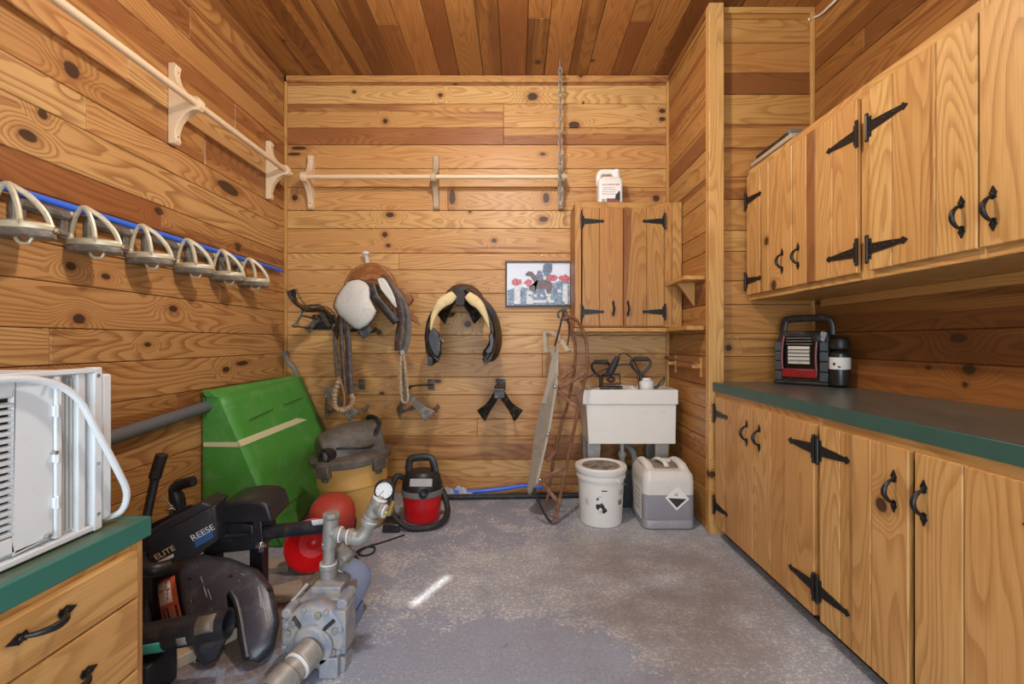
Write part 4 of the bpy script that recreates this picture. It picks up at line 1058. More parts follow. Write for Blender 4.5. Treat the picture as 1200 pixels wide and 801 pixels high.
def handle_tube():
    r = root('steel_tube', (-1.15, 1.55, .1), 'black steel tube with a teal sticker, lying across the hitch plate', 'tube')
    p0, p1 = P(118, 757, 1.50), P(268, 729, 1.55); d = (p1 - p0).normalized()
    m = MB(); a = d.orthogonal().normalized(); b = d.cross(a)
    A = m.ring(p0, a, b, .047, .047, 28); B = m.ring(p1, a, b, .047, .047, 28); Ci = m.ring(p1, a, b, .039, .039, 28); Di = m.ring(p1 - d * .25, a, b, .039, .039, 28)
    m.bridge(A, B); m.bridge(B, Ci); m.bridge(Ci, Di); m.f(Di); m.f(A[::-1]); m.build('tube', M_STEEL_BLK, r)
    def wrap(name, px0, px1, a0, a1, mt, lbl=None, rad=.0478):
        t0 = (px0 - 118) / 150; t1 = (px1 - 118) / 150; up = Vector((0, 0, 1)); up = (up - d * up.dot(d)).normalized(); fr = -Vector((0, 1, 0)); fr = (fr - d * fr.dot(d)).normalized()
        m = MB(); m.grid(lambda u, v: p0.lerp(p1, t0 + (t1 - t0) * u) + (fr * cos(radians(a0 + (a1 - a0) * v)) + up * sin(radians(a0 + (a1 - a0) * v))) * rad, 2, 8)
        return m.build(name, mt, r, solid=.001, label=lbl)
    wrap('sticker', 158, 196, -62, 4, M_TEAL, 'teal sticker')
    wrap('sticker_text', 162, 180, -22, -17, M_INKG, None, .0486); wrap('sticker_text', 162, 184, -36, -31, M_INKG, None, .0486)
    wrap('worn_patch', 236, 258, 5, 75, M_DUSTY, 'worn grey patch')
    wrap('brand_mark', 215, 226, -30, 5, M_INKG)
    # block that carries the tube beside the cabinet
    m = MB(); m.box((-1.42, 1.45, .0), (-1.16, 1.58, p0.z - .035)); m.build('stand', M_STEEL_BLK, r, bevel=.006)
    return r
handle_tube()
# lever with a grip leaning on the left wall
r = root('lever_bar', P(176, 600, 1.95), 'black lever bar with rubber grip leaning on the left wall', 'lever')
m = MB(); m.tube([Vector((-1.47, 1.83, .0)), P(172, 605, 1.97), P(182, 558, 1.99)], .017, 10); m.build('bar', M_STEEL_BLK, r)
m = MB(); m.cyl(P(181, 560, 1.99), P(190, 531, 2.0), .0235, seg=14); m.build('grip', M_RUBBER, r, bevel=.005)
# timber offcuts on the floor
def off(name, lab, lo, hi, rz, mt=M_SCRAP, tilt=0):
    c = (Vector(lo) + Vector(hi)) / 2
    m = MB(); m.plank(lo, hi, 0, .6, R=Euler((0, tilt, rz)).to_matrix()); return tag(m.build(name, mt, bevel=.003, seg=1, smooth=False), lab, 'wood')
off('timber_offcut', 'pale timber offcut on the floor at the drawer cabinet corner', (-1.42, 1.60, .0), (-1.02, 1.68, .042), radians(58))
off('timber_offcut', 'greyish board on the floor left of the red bowl', (-1.36, 2.28, .0), (-1.15, 2.40, .03), radians(12), M_GREYWOOD)
off('timber_offcut', 'dusty flat board on the floor between hitch plate and red bowl', (-1.12, 2.03, .0), (-.98, 2.17, .022), radians(30), M_GREYWOOD)

# black and blue pipes on the floor along the back wall
def floor_pipe(name, lab, pts, rad, mt):
    m = MB(); m.tube(smooth_path(pts, 6), rad, 12); return tag(m.build(name, mt), lab, 'pipe', None)
floor_pipe('black_pipe', 'black pipe on the floor along the back wall', [(-.62, 3.36, .02), (-.2, 3.37, .02), (.4, 3.40, .02), (.95, 3.42, .02)], .019, M_RUBBER)
floor_pipe('blue_hose', 'blue hose lying on the floor along the back wall', [(-.66, 3.46, .045), (-.4, 3.44, .03), (-.1, 3.46, .05), (.05, 3.48, .065), (.2, 3.48, .05)], .014, M_BLUE)
def wrapfn(u, v):
    x = -.62 + .38 * u; y = 3.40 + .1 * v
    return Vector((x, y, .004 + .075 * sin(pi * v) * sin(pi * min(1, u * 1.1)) * (.7 + .3 * sin(u * 19 + v * 7)) + .012 * sin(u * 31) * sin(v * 13 + 1)))
k = N('clear_wrap'); k.b.inputs['Transmission Weight'].default_value = .0; wrapmat = k.out(k.mix(k.noise(k.n('ShaderNodeTexCoord').outputs['Object'], 30, 5, .7), lin('#7d86a0'), lin('#d3d8e2')), .2, spec=.6)
m = MB(); m.grid(lambda u, v: wrapfn(u, v) + Vector((0, -.0, 0)), 30, 12); tag(m.build('plastic_wrap', wrapmat, solid=.001), 'crumpled pale plastic wrap against the back wall beside the red vacuum', 'wrap')

# ------------------------------------------------------------------ laundry sink in the alcove
def sink():
    r = root('laundry_sink', (.80, 3.38, 0), 'white plastic laundry sink on grey legs in the alcove', 'sink')
    Yf, Yb = 3.15, 3.50
    x0, x1 = P(683, 0, Yf).x, P(795, 0, Yf).x; zt = P(0, 456, Yf).z; zl = P(0, 473, Yf).z; zb = P(0, 520, Yf).z
    m = MB()
    def rect(a, b, c, d, z): return [m.v(p) for p in ((a, c, z), (b, c, z), (b, d, z), (a, d, z))]
    o0 = rect(x0 + .042, x1 - .014, Yf + .012, Yb - .03, zb); o1 = rect(x0 + .022, x1 - .010, Yf + .010, Yb - .012, zl); o2 = rect(x0, x1, Yf, Yb, zl - .002); o3 = rect(x0, x1, Yf, Yb, zt); i3 = rect(x0 + .03, x1 - .03, Yf + .03, Yb - .06, zt); i2 = rect(x0 + .06, x1 - .06, Yf + .06, Yb - .08, zb + .03)
    m.bridge(o0, o1); m.bridge(o1, o2); m.bridge(o2, o3); m.bridge(o3, i3); m.bridge(i3, i2); m.f(i2); m.f(o0[::-1])
    m.build('basin', M_TUB, r, bevel=.009, seg=3)
    for x, y in ((x0 + .055, Yf + .06), (x1 - .13, Yf + .06), (x0 + .055, Yb - .06), (x1 - .13, Yb - .06)):
        m = MB(); m.loft([(x - .02, y - .03, zb + .001), (x + .075, y - .03, zb + .001), (x + .075, y + .02, zb + .001), (x - .02, y + .02, zb + .001)], [(x, y - .02, 0), (x + .05, y - .02, 0), (x + .05, y + .01, 0), (x, y + .01, 0)]); m.build('leg', M_GALV, r, bevel=.004)
    xd = P(729, 0, Yf + .15).x
    m = MB(); m.cyl((xd, Yf + .15, zb - .001), (xd, Yf + .15, zb - .09), .016, seg=14); m.cyl((xd, Yf + .15, zb - .085), (xd, Yf + .15, zb - .12), .028, seg=14); m.cyl((xd, Yf + .15, zb - .12), (xd, Yf + .15, zb - .2), .02, seg=14)
    m.tube(smooth_path([(xd, Yf + .15, zb - .2), (xd + .02, Yf + .15, zb - .27), (xd + .07, Yf + .15, zb - .27), (xd + .09, Yf + .15, zb - .18), (xd + .09, Yf + .2, zb - .10), (xd + .06, Yb, zb - .07)], 6), .021, 12)
    m.build('drain_trap', M_SMOKE2, r)
    return r, zt, Yf, Yb, x0, x1
M_SMOKE2 = plain('trap_plastic', '#a8a49a', .45, var=.15, dirt='#6a6258', dirt_amt=.4)
SK, ZT, SYF, SYB, SX0, SX1 = sink()
# tools standing in the sink
def dtool(px, py, Y, yaw, lab, tall=.36):
    p = P(px, py, Y)
    r = root('d_grip_tool', (p.x, Y, p.z - tall), lab, 'hand tool', 'D grip tools standing in the sink')
    M = Matrix.Translation(p) @ Matrix.Rotation(yaw, 4, 'Z')
    m = MB(M); m.tube(smooth_path([(0, 0, -.055), (-.035, 0, -.03), (-.062, 0, .005), (-.064, 0, .035), (-.045, 0, .052)], 5), .0095, 10); m.tube(smooth_path([(0, 0, -.055), (.035, 0, -.03), (.062, 0, .005), (.064, 0, .035), (.045, 0, .052)], 5), .0095, 10); m.build('loop', M_BLACK, r)
    m = MB(M); m.cyl((-.05, 0, .052), (.05, 0, .052), .0155, seg=14); m.build('grip', M_RUBBER, r, bevel=.005)
    m = MB(M); m.cyl((0, 0, -.05), (0, 0, -tall), .012, seg=12); m.build('shaft', M_BLACK, r)
    return r
dtool(704, 432, 3.30, .1, 'black D grip tool standing in the left of the sink', .32)
dtool(751, 428.5, 3.26, -.2, 'black D grip tool standing in the right of the sink', .30)
def clippers():
    r = root('hand_pump', (.68, 3.25, .62), 'black tool with a fat angled handle and square cage at the sink rim', 'hand tool')
    Y = 3.2
    m = MB(); m.tube([P(712, 442, Y), P(718, 430, Y), P(724, 417, Y)], [.02, .026, .018], 14); m.build('handle', M_RUBBER, r)
    m = MB()
    for dy in (-.03, .03):
        q = [P(706, 438, Y + dy), P(726, 438, Y + dy), P(727, 449, Y + dy), P(706, 449, Y + dy)]; m.tube(q, .0075, 8, closed=True)
    for px, py in ((706, 438), (726, 438), (727, 449), (706, 449)): m.tube([P(px, py, Y - .03), P(px, py, Y + .03)], .006, 8)
    m.build('cage', M_BLACK, r)
    m = MB(); m.box(P(704, 455, Y - .03), P(727, 451, Y + .05)); m.build('foot', M_BLACK, r, bevel=.004)
    m = MB(); q0 = P(716, 444, Y); m.ball(q0, (.03, .03, .022), 12, 8); m.build('motor', M_RED2, r)
    m = MB(); m.tube(smooth_path([P(723, 418, Y), P(731, 413, Y + .03), P(741, 420, Y + .06), P(748, 432, Y + .1), P(754, 440, Y + .12)], 7), .0042, 8)
    m.tube(smooth_path([P(714, 430, Y), P(700, 436, Y - .01), P(690, 441, Y - .02), P(680, 447, Y + .05)], 6), .004, 8)
    m.tube(smooth_path([P(722, 428, Y), P(735, 426, Y), P(745, 432, Y), P(748, 446, Y), P(749, 456, Y + .02)], 6), .004, 8); m.build('cord', M_RUBBER, r)
M_RED2 = plain('dark_red', '#5a2a22', .5)
clippers()
m = MB(); Yb_ = 3.27; p = P(757, 452, Yb_); m.lathe([(.052, -.16), (.056, -.15), (.056, .025), (.05, .04), (.036, .046), (.034, .06), (.01, .062)], 24, p); tag(m.build('white_pot', M_WHITE), 'white pot standing in the sink behind the right tool', 'pot')
m = MB(); Yb_ = 3.33
m.tube(smooth_path([P(770, 452, Yb_ - .05), P(775, 445, Yb_ - .06), P(779, 442, Yb_ - .06), P(776, 449, Yb_ - .06), P(768, 453, Yb_ - .05), P(763, 447, Yb_), P(761, 443, Yb_)], 5), .006, 8)
tag(m.build('wire_bit', M_BLACK), 'small bent black wire loop at the right end of the sink', 'wire')
m = MB(); m.box((SX0 + .045, SYF + .07, ZT - .03), (SX0 + .2, SYB - .1, ZT + .006), R=Matrix.Rotation(.1, 3, 'Z')); tag(m.build('rag', M_SCRAP, bevel=.012, seg=3), 'dirty folded cloth in the left end of the sink', 'cloth')
m = MB(); m.grid(lambda u, v: Vector((SX0 + .21 + .28 * u, SYF + .07 + .16 * v, ZT - .05 + .05 * sin(u * 9) * sin(v * 6 + u * 3) + .03 * sin(u * 23 + v * 11))), 24, 14); tag(m.build('plastic_bag', M_PAPER, solid=.002), 'crumpled white plastic bag lying inside the sink', 'bag')

# ------------------------------------------------------------------ bucket and jerrycan below the sink
def bucket():
    Y = 2.97; c = P(704, 608, Y); c.z = 0
    r = root('plastic_bucket', c, 'round white lidded pail with dark printed marks below the sink', 'bucket')
    h = .365
    m = MB(); m.lathe([(.118, .0), (.131, .004), (.134, .02), (.146, h - .075), (.156, h - .073), (.156, h - .048), (.147, h - .045), (.149, h - .02)], 48); m.build('pail', M_WHITE, r, local=True)
    m = MB(); m.lathe([(.150, h - .028), (.163, h - .028), (.165, h - .008), (.160, h), (.149, h + .002), (.143, h - .008), (.02, h - .009)], 48); L = m.build('lid', M_WHITE, r, local=True)
    m = MB(); m.lathe([(.12, h - .0085), (.118, h - .005), (.02, h - .004)], 32); m.build('lid_dirt', plain('lid_grime', '#8c8378', .8, var=.2, scale=14, dirt='#463f38', dirt_amt=.8, thr=(.45, .6), hi='#d0c8bc'), L, local=True)
    m = MB()
    hd = [(.157 * sin(radians(a)), -.157 * cos(radians(a)), h - .06 - .105 * sin(radians((a - 20) / 140 * 180)) * .6) for a in range(30, 156, 8)]
    m.tube(hd, .0028, 6); m.build('bail_handle', M_GALV, r, local=True)
    for a in (35,):
        m = MB(Matrix.Rotation(radians(a), 4, 'Z')); m.cyl((0, -.15, h - .075), (0, -.162, h - .075), .016, seg=14); m.build('handle_ear', M_WHITE, r, local=True)
    def dec(name, pts, mt):     # a mark on the curved side: angle in degrees from the front, height
        m = MB(); n = max(2, int(len(pts)))
        front = []; 
        for a, z in pts:
            rad = .134 + (.146 - .134) * (z - .02) / (h - .095) + .0008
            front.append(Vector((rad * sin(radians(a)), -rad * cos(radians(a)), z)))
        vs = [m.v(p) for p in front]; f = m.f(vs)
        if f: bmesh.ops.triangulate(m.bm, faces=[f])
        return m.build(name, mt, r, local=True, solid=.0008)
    def blob(a, z, ra, rz, n=12, j=.3, seed=1):
        q = random.Random(seed); return [(a + ra * cos(2 * pi * i / n) * (1 + q.uniform(-j, j)), z + rz * sin(2 * pi * i / n) * (1 + q.uniform(-j, j))) for i in range(n)]
    O = 6
    dec('printed_mark', blob(-16 + O, .135, 11, .022, 14, .4, 3), M_INK); dec('printed_mark', blob(-9 + O, .112, 8, .014, 12, .3, 5), M_INK)
    m_ = dec('printed_mark', blob(-17 + O, .112, 5, .020, 12, .1, 8), M_PAPER); dec('printed_mark', blob(-24 + O, .182, 4, .008, 9, .4, 9), M_INK)
    dec('printed_mark', [(-14 + O, .232), (-1 + O, .232), (-1 + O, .239), (-14 + O, .239)], M_INK)
    dec('printed_mark', [(-24 + O, .195), (-14 + O, .197), (-14 + O, .200), (-24 + O, .198)], M_INKG)
    for z in (.20, .208, .216, .224): dec('printed_mark', [(40, z), (54, z), (54, z + .004), (40, z + .004)], M_INKG)
    for z in (.138, .146, .154, .162): dec('printed_mark', [(39, z), (53, z), (53, z + .0055), (39, z + .0055)], M_INK)
    for z in (.14, .15, .16, .17): dec('printed_mark', [(-52, z), (-42, z), (-42, z + .003), (-52, z + .003)], M_INKG)
    return r
bucket()
def can():
    Y = 2.98; c = P(775, 607, Y); c.z = 0
    r = root('jerrycan', c, 'squarish translucent white jug half full of grey liquid, right of the white pail', 'jug')
    w, d, h = .158, .165, .36
    def rr(w, d, cr, z, n=5):
        pts = []
        for sx, sy, a0 in ((1, 1, 0), (-1, 1, 90), (-1, -1, 180), (1, -1, 270)):
            for i in range(n + 1):
                a = radians(a0 + 90 * i / n); pts.append((sx * (w - cr) + cr * cos(a), sy * (d - cr) + cr * sin(a), z))
        return pts
    def stack(m, levels):
        rows = [[m.v(p) for p in rr(*l)] for l in levels]
        for a, b in zip(rows[:-1], rows[1:]): m.bridge(a, b)
        m.f(rows[0][::-1]); m.f(rows[-1])
    hl = .215
    m = MB(); stack(m, [(w - .014, d - .014, .03, 0), (w, d, .04, .012), (w, d, .04, .055), (w - .003, d - .003, .04, .06), (w, d, .04, .065), (w, d, .04, hl)]); m.build('liquid_fill', plain('liquid_grey', '#8d8a8e', .3, var=.06, dirt='#a5a1a0', dirt_amt=.3), r, local=True, label='grey liquid showing through the lower half')
    m = MB(); stack(m, [(w, d, .04, hl + .0002), (w, d, .04, h - .07), (w - .004, d - .004, .04, h - .03), (w - .02, d - .02, .04, h - .005), (w - .04, d - .04, .04, h)]); m.build('body', plain('jug_white', '#cfcac0', .35, var=.05, dirt='#a9a296', dirt_amt=.3), r, local=True)
    m = MB(); stack(m, [(.085, .10, .03, h + .0005), (.08, .095, .03, h + .0045)]); m.build('recess', plain('recess_dirt', '#8a7f70', .7, var=.2, scale=20, dirt='#5f5548', dirt_amt=.6), r, local=True)
    for sx in (-1, 1):
        m = MB(); m.tube(smooth_path([(sx * .105, -.13, h - .01), (sx * .108, -.05, h + .014), (sx * .108, .06, h + .014), (sx * .105, .13, h - .01)], 5), 1, 10, flat=(.028, .022), up=(0, 0, 1)); m.build('shoulder', M_WHITE, r, local=True)
    m = MB(); m.tube(smooth_path([(-.02, .10, h + .004), (-.012, .05, h + .026), (.005, -.03, h + .028), (.01, -.08, h + .006)], 5), 1, 10, flat=(.016, .011), up=(0, 0, 1)); m.build('grip', M_WHITE, r, local=True)
    m = MB(); m.lathe([(.03, h), (.03, h + .016), (.026, h + .02), (.005, h + .02)], 18, (.05, .06, 0)); m.build('cap', M_WHITE, r, local=True)
    # hazard diamond
    M = face_matrix((.045, -d - .0008, .195), (1, 0, 0), (0, 0, 1)) @ Matrix.Rotation(radians(42), 4, 'Z')
    s_ = .052
    m = MB(M); m.prism([(-s_, -s_), (s_, -s_), (s_, s_), (-s_, s_)], 0, .0012); m.build('hazard_label', M_PAPER, r, local=True, label='white diamond hazard label with a black lower half')
    m = MB(M); k_ = .040; m.loft([(-k_, -k_, .0013), (k_, -k_, .0013), (-k_, k_, .0013)], [(-k_, -k_, .0018), (k_, -k_, .0018), (-k_, k_, .0018)]); m.build('hazard_print', M_INK, r, local=True)
    m = MB(M); m.box((.006, .012, .0013), (.018, .016, .0018)); m.box((-.002, .022, .0013), (.022, .026, .0018)); m.build('hazard_print', M_INK, r, local=True)
    # paper label on the left side
    m = MB(); m.box((-w - .0012, -.11, .05), (-w - .0003, .08, .25)); m.build('side_label', M_PAPER, r, local=True)
    m = MB()
    for z in (.10, .13, .155, .18, .21): m.box((-w - .0018, -.09, z), (-w - .0011, .05, z + .006))
    m.build('label_text', M_INKG, r, local=True)
    return r
can()
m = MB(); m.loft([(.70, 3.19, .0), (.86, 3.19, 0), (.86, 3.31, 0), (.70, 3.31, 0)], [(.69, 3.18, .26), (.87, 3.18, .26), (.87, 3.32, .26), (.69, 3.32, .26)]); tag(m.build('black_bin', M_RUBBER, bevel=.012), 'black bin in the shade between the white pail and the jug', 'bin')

# ------------------------------------------------------------------ old snow sled stood on end against the alcove cabinet
def sled():
    r = root('sled', (.25, 3.05, 0), 'old wooden snow sled with rusty runners stood on end left of the sink', 'sled')
    def Yb(py): return 2.93 + (612 - py) / 251 * .27
    def near(px, py, o=0): return P(px, py, Yb(py) - .03 + o)
    def farq(px, py): return P(px, py, min(Yb(py) + .14, 3.5) if py > 440 else min(Yb(py) + .14, 3.19))
    # runners: curled steel rods
    run = [(647, 612), (651, 606), (655, 588), (663.7, 545), (676, 487), (683, 455), (687, 437), (688.5, 420), (687, 402), (684, 388), (678, 377), (669, 371), (661, 374)]
    m = MB(); m.tube(smooth_path([near(*p) for p in run], 5), 1, 8, flat=(.019, .011), up=(1, 0, .2)); m.build('runner', M_RUST, r)
    run2 = [(640, 590), (645, 564), (650.6, 528), (660, 490), (665.5, 472), (672, 440), (674, 425), (674, 403), (670, 385), (664, 373), (659, 366)]
    m = MB(); m.tube(smooth_path([farq(*p) for p in run2], 5), 1, 8, flat=(.017, .010), up=(1, 0, .2)); m.build('runner', M_RUST, r)
    hoop = [(626, 571), (629, 582), (636, 597), (642, 607), (647, 612)]
    m = MB(); m.tube(smooth_path([near(*p) for p in hoop], 5), .008, 8); m.build('end_hoop', M_STEEL_BLK, r)
    for a, b in (((653.6, 443), (672, 431)), ((635.6, 560), (664.5, 545)), ((635.6, 564), (655, 588)), ((653, 456), (679, 478)), ((655, 454), (687.7, 434)), ((641, 540), (651, 527))):
        m = MB(); q0, q1 = near(*a), near(*b)
        m.tube(smooth_path([q0, q0.lerp(q1, .5) + Vector((0, .02, -.01)), q1], 4), 1, 8, flat=(.014, .008), up=(0, 1, 0)); m.build('brace', M_RUST, r)
    for px, py in ((675, 430), (650, 528)):
        m = MB(); q = near(px, py); m.cyl(q, q + Vector((.0, .17, 0)), .007, seg=8); m.build('cross_bar', M_RUST, r)
    # deck boards
    def board(L, R_, dy0, dy1, th=.016):
        m = MB()
        a = [P(x, y, Yb(y) + dy0) for x, y in R_]; b = [P(x, y, Yb(y) + dy1) for x, y in L]
        A = [Vector(p) for p in a] + [Vector(p) for p in b[::-1]]
        m.slab(A, (th, 0, .0)); m.build('deck_board', M_GREYWOOD, r, bevel=.003, seg=1)
    board([(643, 440), (627, 500), (617.5, 573), (619, 579)], [(652, 442), (643, 500), (630, 556), (628, 566)], -.03, .10)
    board([(646, 420), (642, 438), (640, 452), (634, 472)], [(652, 404), (652, 438), (651, 452), (648, 474)], .0, .05)
    # cross pieces and steering bar
    m = MB(); m.tube(smooth_path([farq(641, 392), farq(640, 389), farq(645, 387)], 4), .014, 8)
    st = [P(640.5, 412, 3.36), P(639, 398, 3.36), P(640.5, 390, 3.35), P(647, 389, 3.3), P(656, 396, 3.22), P(667, 411, 3.14)]
    m = MB(); m.tube(smooth_path(st, 6), 1, 10, flat=(.024, .013), up=(.4, -1, .6)); m.build('steering_bar', M_SCRAP, r)
    m = MB(); m.tube(smooth_path([P(647, 408, 3.3), P(649, 423, 3.28), P(650, 450, 3.22)], 4), 1, 8, flat=(.016, .01), up=(0, 1, 0)); m.build('deck_board', M_GREYWOOD, r)
    m = MB(); m.tube(smooth_path([near(660, 366), near(656, 383), near(652, 398), near(650, 405)], 5), .007, 8); m.tube(smooth_path([near(666, 372), near(667, 388), near(665, 404)], 5), .006, 8); m.build('steering_rod', M_STEEL_BLK, r)
    m = MB(); m.tube(smooth_path([near(655, 372), near(654, 366), near(659, 362), near(664, 366), near(662, 373), near(656, 374)], 4), .008, 8); m.ball(near(661, 363), .018, 10, 8); m.build('rope_knot', M_DUSTP, r)
    for px, py in ((633, 561), (642.5, 508), (650, 452)):
        m = MB(); m.ball(near(px, py, -.004), .012, 10, 8); m.build('rivet', M_CHROME, r)
    return r
sled()

# ------------------------------------------------------------------ saddle racks on the back wall
def rack(loc, yaw, lab, mt, mt2=None):
    r = root('saddle_rack', loc, lab, 'saddle rack', 'saddle racks on the back wall')
    mt2 = mt2 or mt
    # local: -y out of the wall
    m = MB(); m.tube(smooth_path([(0, -.02, -.01), (0, -.2, 0), (0, -.29, .0), (0, -.325, -.02), (0, -.33, -.075)], 4), 1, 8, flat=(.036, .004), up=(0, -.4, 1), square=True); m.build('top_bar', mt, r, local=True, bevel=.002, seg=1)
    for s in (-1, 1):
        m = MB(); m.tube(smooth_path([(s * .02, -.318, -.05), (s * .055, -.29, -.11), (s * .10, -.25, -.17), (s * .135, -.22, -.215)], 4), [1, 1, 1, 1, 1, 1.05, 1.1, 1.2, 1.35, 1.55, 1.75, 1.9, 1.9], 8, flat=(.026, .006), up=(s * .35, -1, .25), square=True); m.build('arm', mt2, r, local=True, bevel=.002, seg=1)
        m = MB(); m.tube([(s * .125, -.225, -.2), (s * .10, -.1, -.185), (s * .07, -.004, -.17)], 1, 8, flat=(.016, .005), up=(s, 0, .6), square=True); m.build('rail', mt2, r, local=True, bevel=.002, seg=1)
    m = MB(); m.box((-.035, -.010, -.05), (.035, -.002, .03)); m.build('wall_plate', mt2, r, local=True, bevel=.002)
    r.rotation_euler = (0, 0, yaw)
    return r
zlow = .835
rack((P(587, 0, D).x + .0, D, zlow), 0, 'black saddle rack on the lower row, below the black saddle', M_RACK)
rack((P(505, 0, D).x, D, zlow), radians(-22), 'saddle rack with one pale dusty arm, middle of the lower row', M_RACK, M_DUSTY)
rack((P(424, 0, D).x, D, zlow), radians(-24), 'dusty brown saddle rack on the lower row, behind the rope stirrup', M_DUSTY)
zup = 1.49
rack((P(543, 0, D).x, D, P(0, 336, 3.2).z), 0, 'black saddle rack inside the black saddle, its arms showing below', M_RACK)
rack((P(432, 0, D).x, D, 1.42), radians(-14), 'saddle rack under the tan saddle with the white fleece', M_RACK)
def corner_rack():
    r = root('saddle_rack', P(365, 360, D), 'empty black strap saddle rack at the corner, above the green box', 'saddle rack', 'saddle racks on the back wall')
    path = smooth_path([P(341, 339, 3.14), P(345, 349, 3.16), P(352, 358, 3.22), P(360, 361, 3.28), P(370, 360, 3.34), P(378, 361, 3.4), P(386, 369, 3.46), P(391, 380, 3.5)], 5)
    m = MB(); m.tube(path, 1, 8, flat=(.036, .006), up=(.7, -.5, 1), square=True); m.build('top_bar', M_RACK, r, bevel=.002)
    for o in (-.036, .036):
        m = MB(); m.tube([p + Vector((o, .0, .010)) for p in path], .005, 6); m.build('edge_strip', M_DUSTY, r)
    m = MB(); m.tube([P(355, 362, 3.24), P(352, 370, 3.22), P(345, 381, 3.22)], 1, 8, flat=(.011, .004), up=(1, 0, 0), square=True); m.tube([P(345, 381, 3.22), P(362, 384, 3.5)], 1, 8, flat=(.016, .004), up=(0, 0, 1), square=True); m.tube([P(353, 369, 3.24), P(371, 373, 3.5)], 1, 8, flat=(.016, .004), up=(0, 0, 1), square=True); m.tube([P(373, 371, 3.51), P(360, 388, 3.51)], 1, 8, flat=(.02, .004), up=(0, 1, 0), square=True)
    m.build('arm', M_DUSTY, r)
    m = MB(); q = P(346, 381, 3.21); m.ball(q, (.024, .02, .014), 10, 8); m.build('foot', M_DUSTY, r)
    m = MB(); m.tube([P(374, 362, 3.36), P(380, 372, 3.42), P(386, 381, 3.5)], 1, 8, flat=(.014, .004), up=(0, -1, .3), square=True); m.build('arm_pad', M_DUSTY, r)
    m = MB(); m.box(P(366, 386, D - .011), P(394, 368, D - .003)); m.build('wall_plate', M_RACK, r, bevel=.002)
    return r
corner_rack()

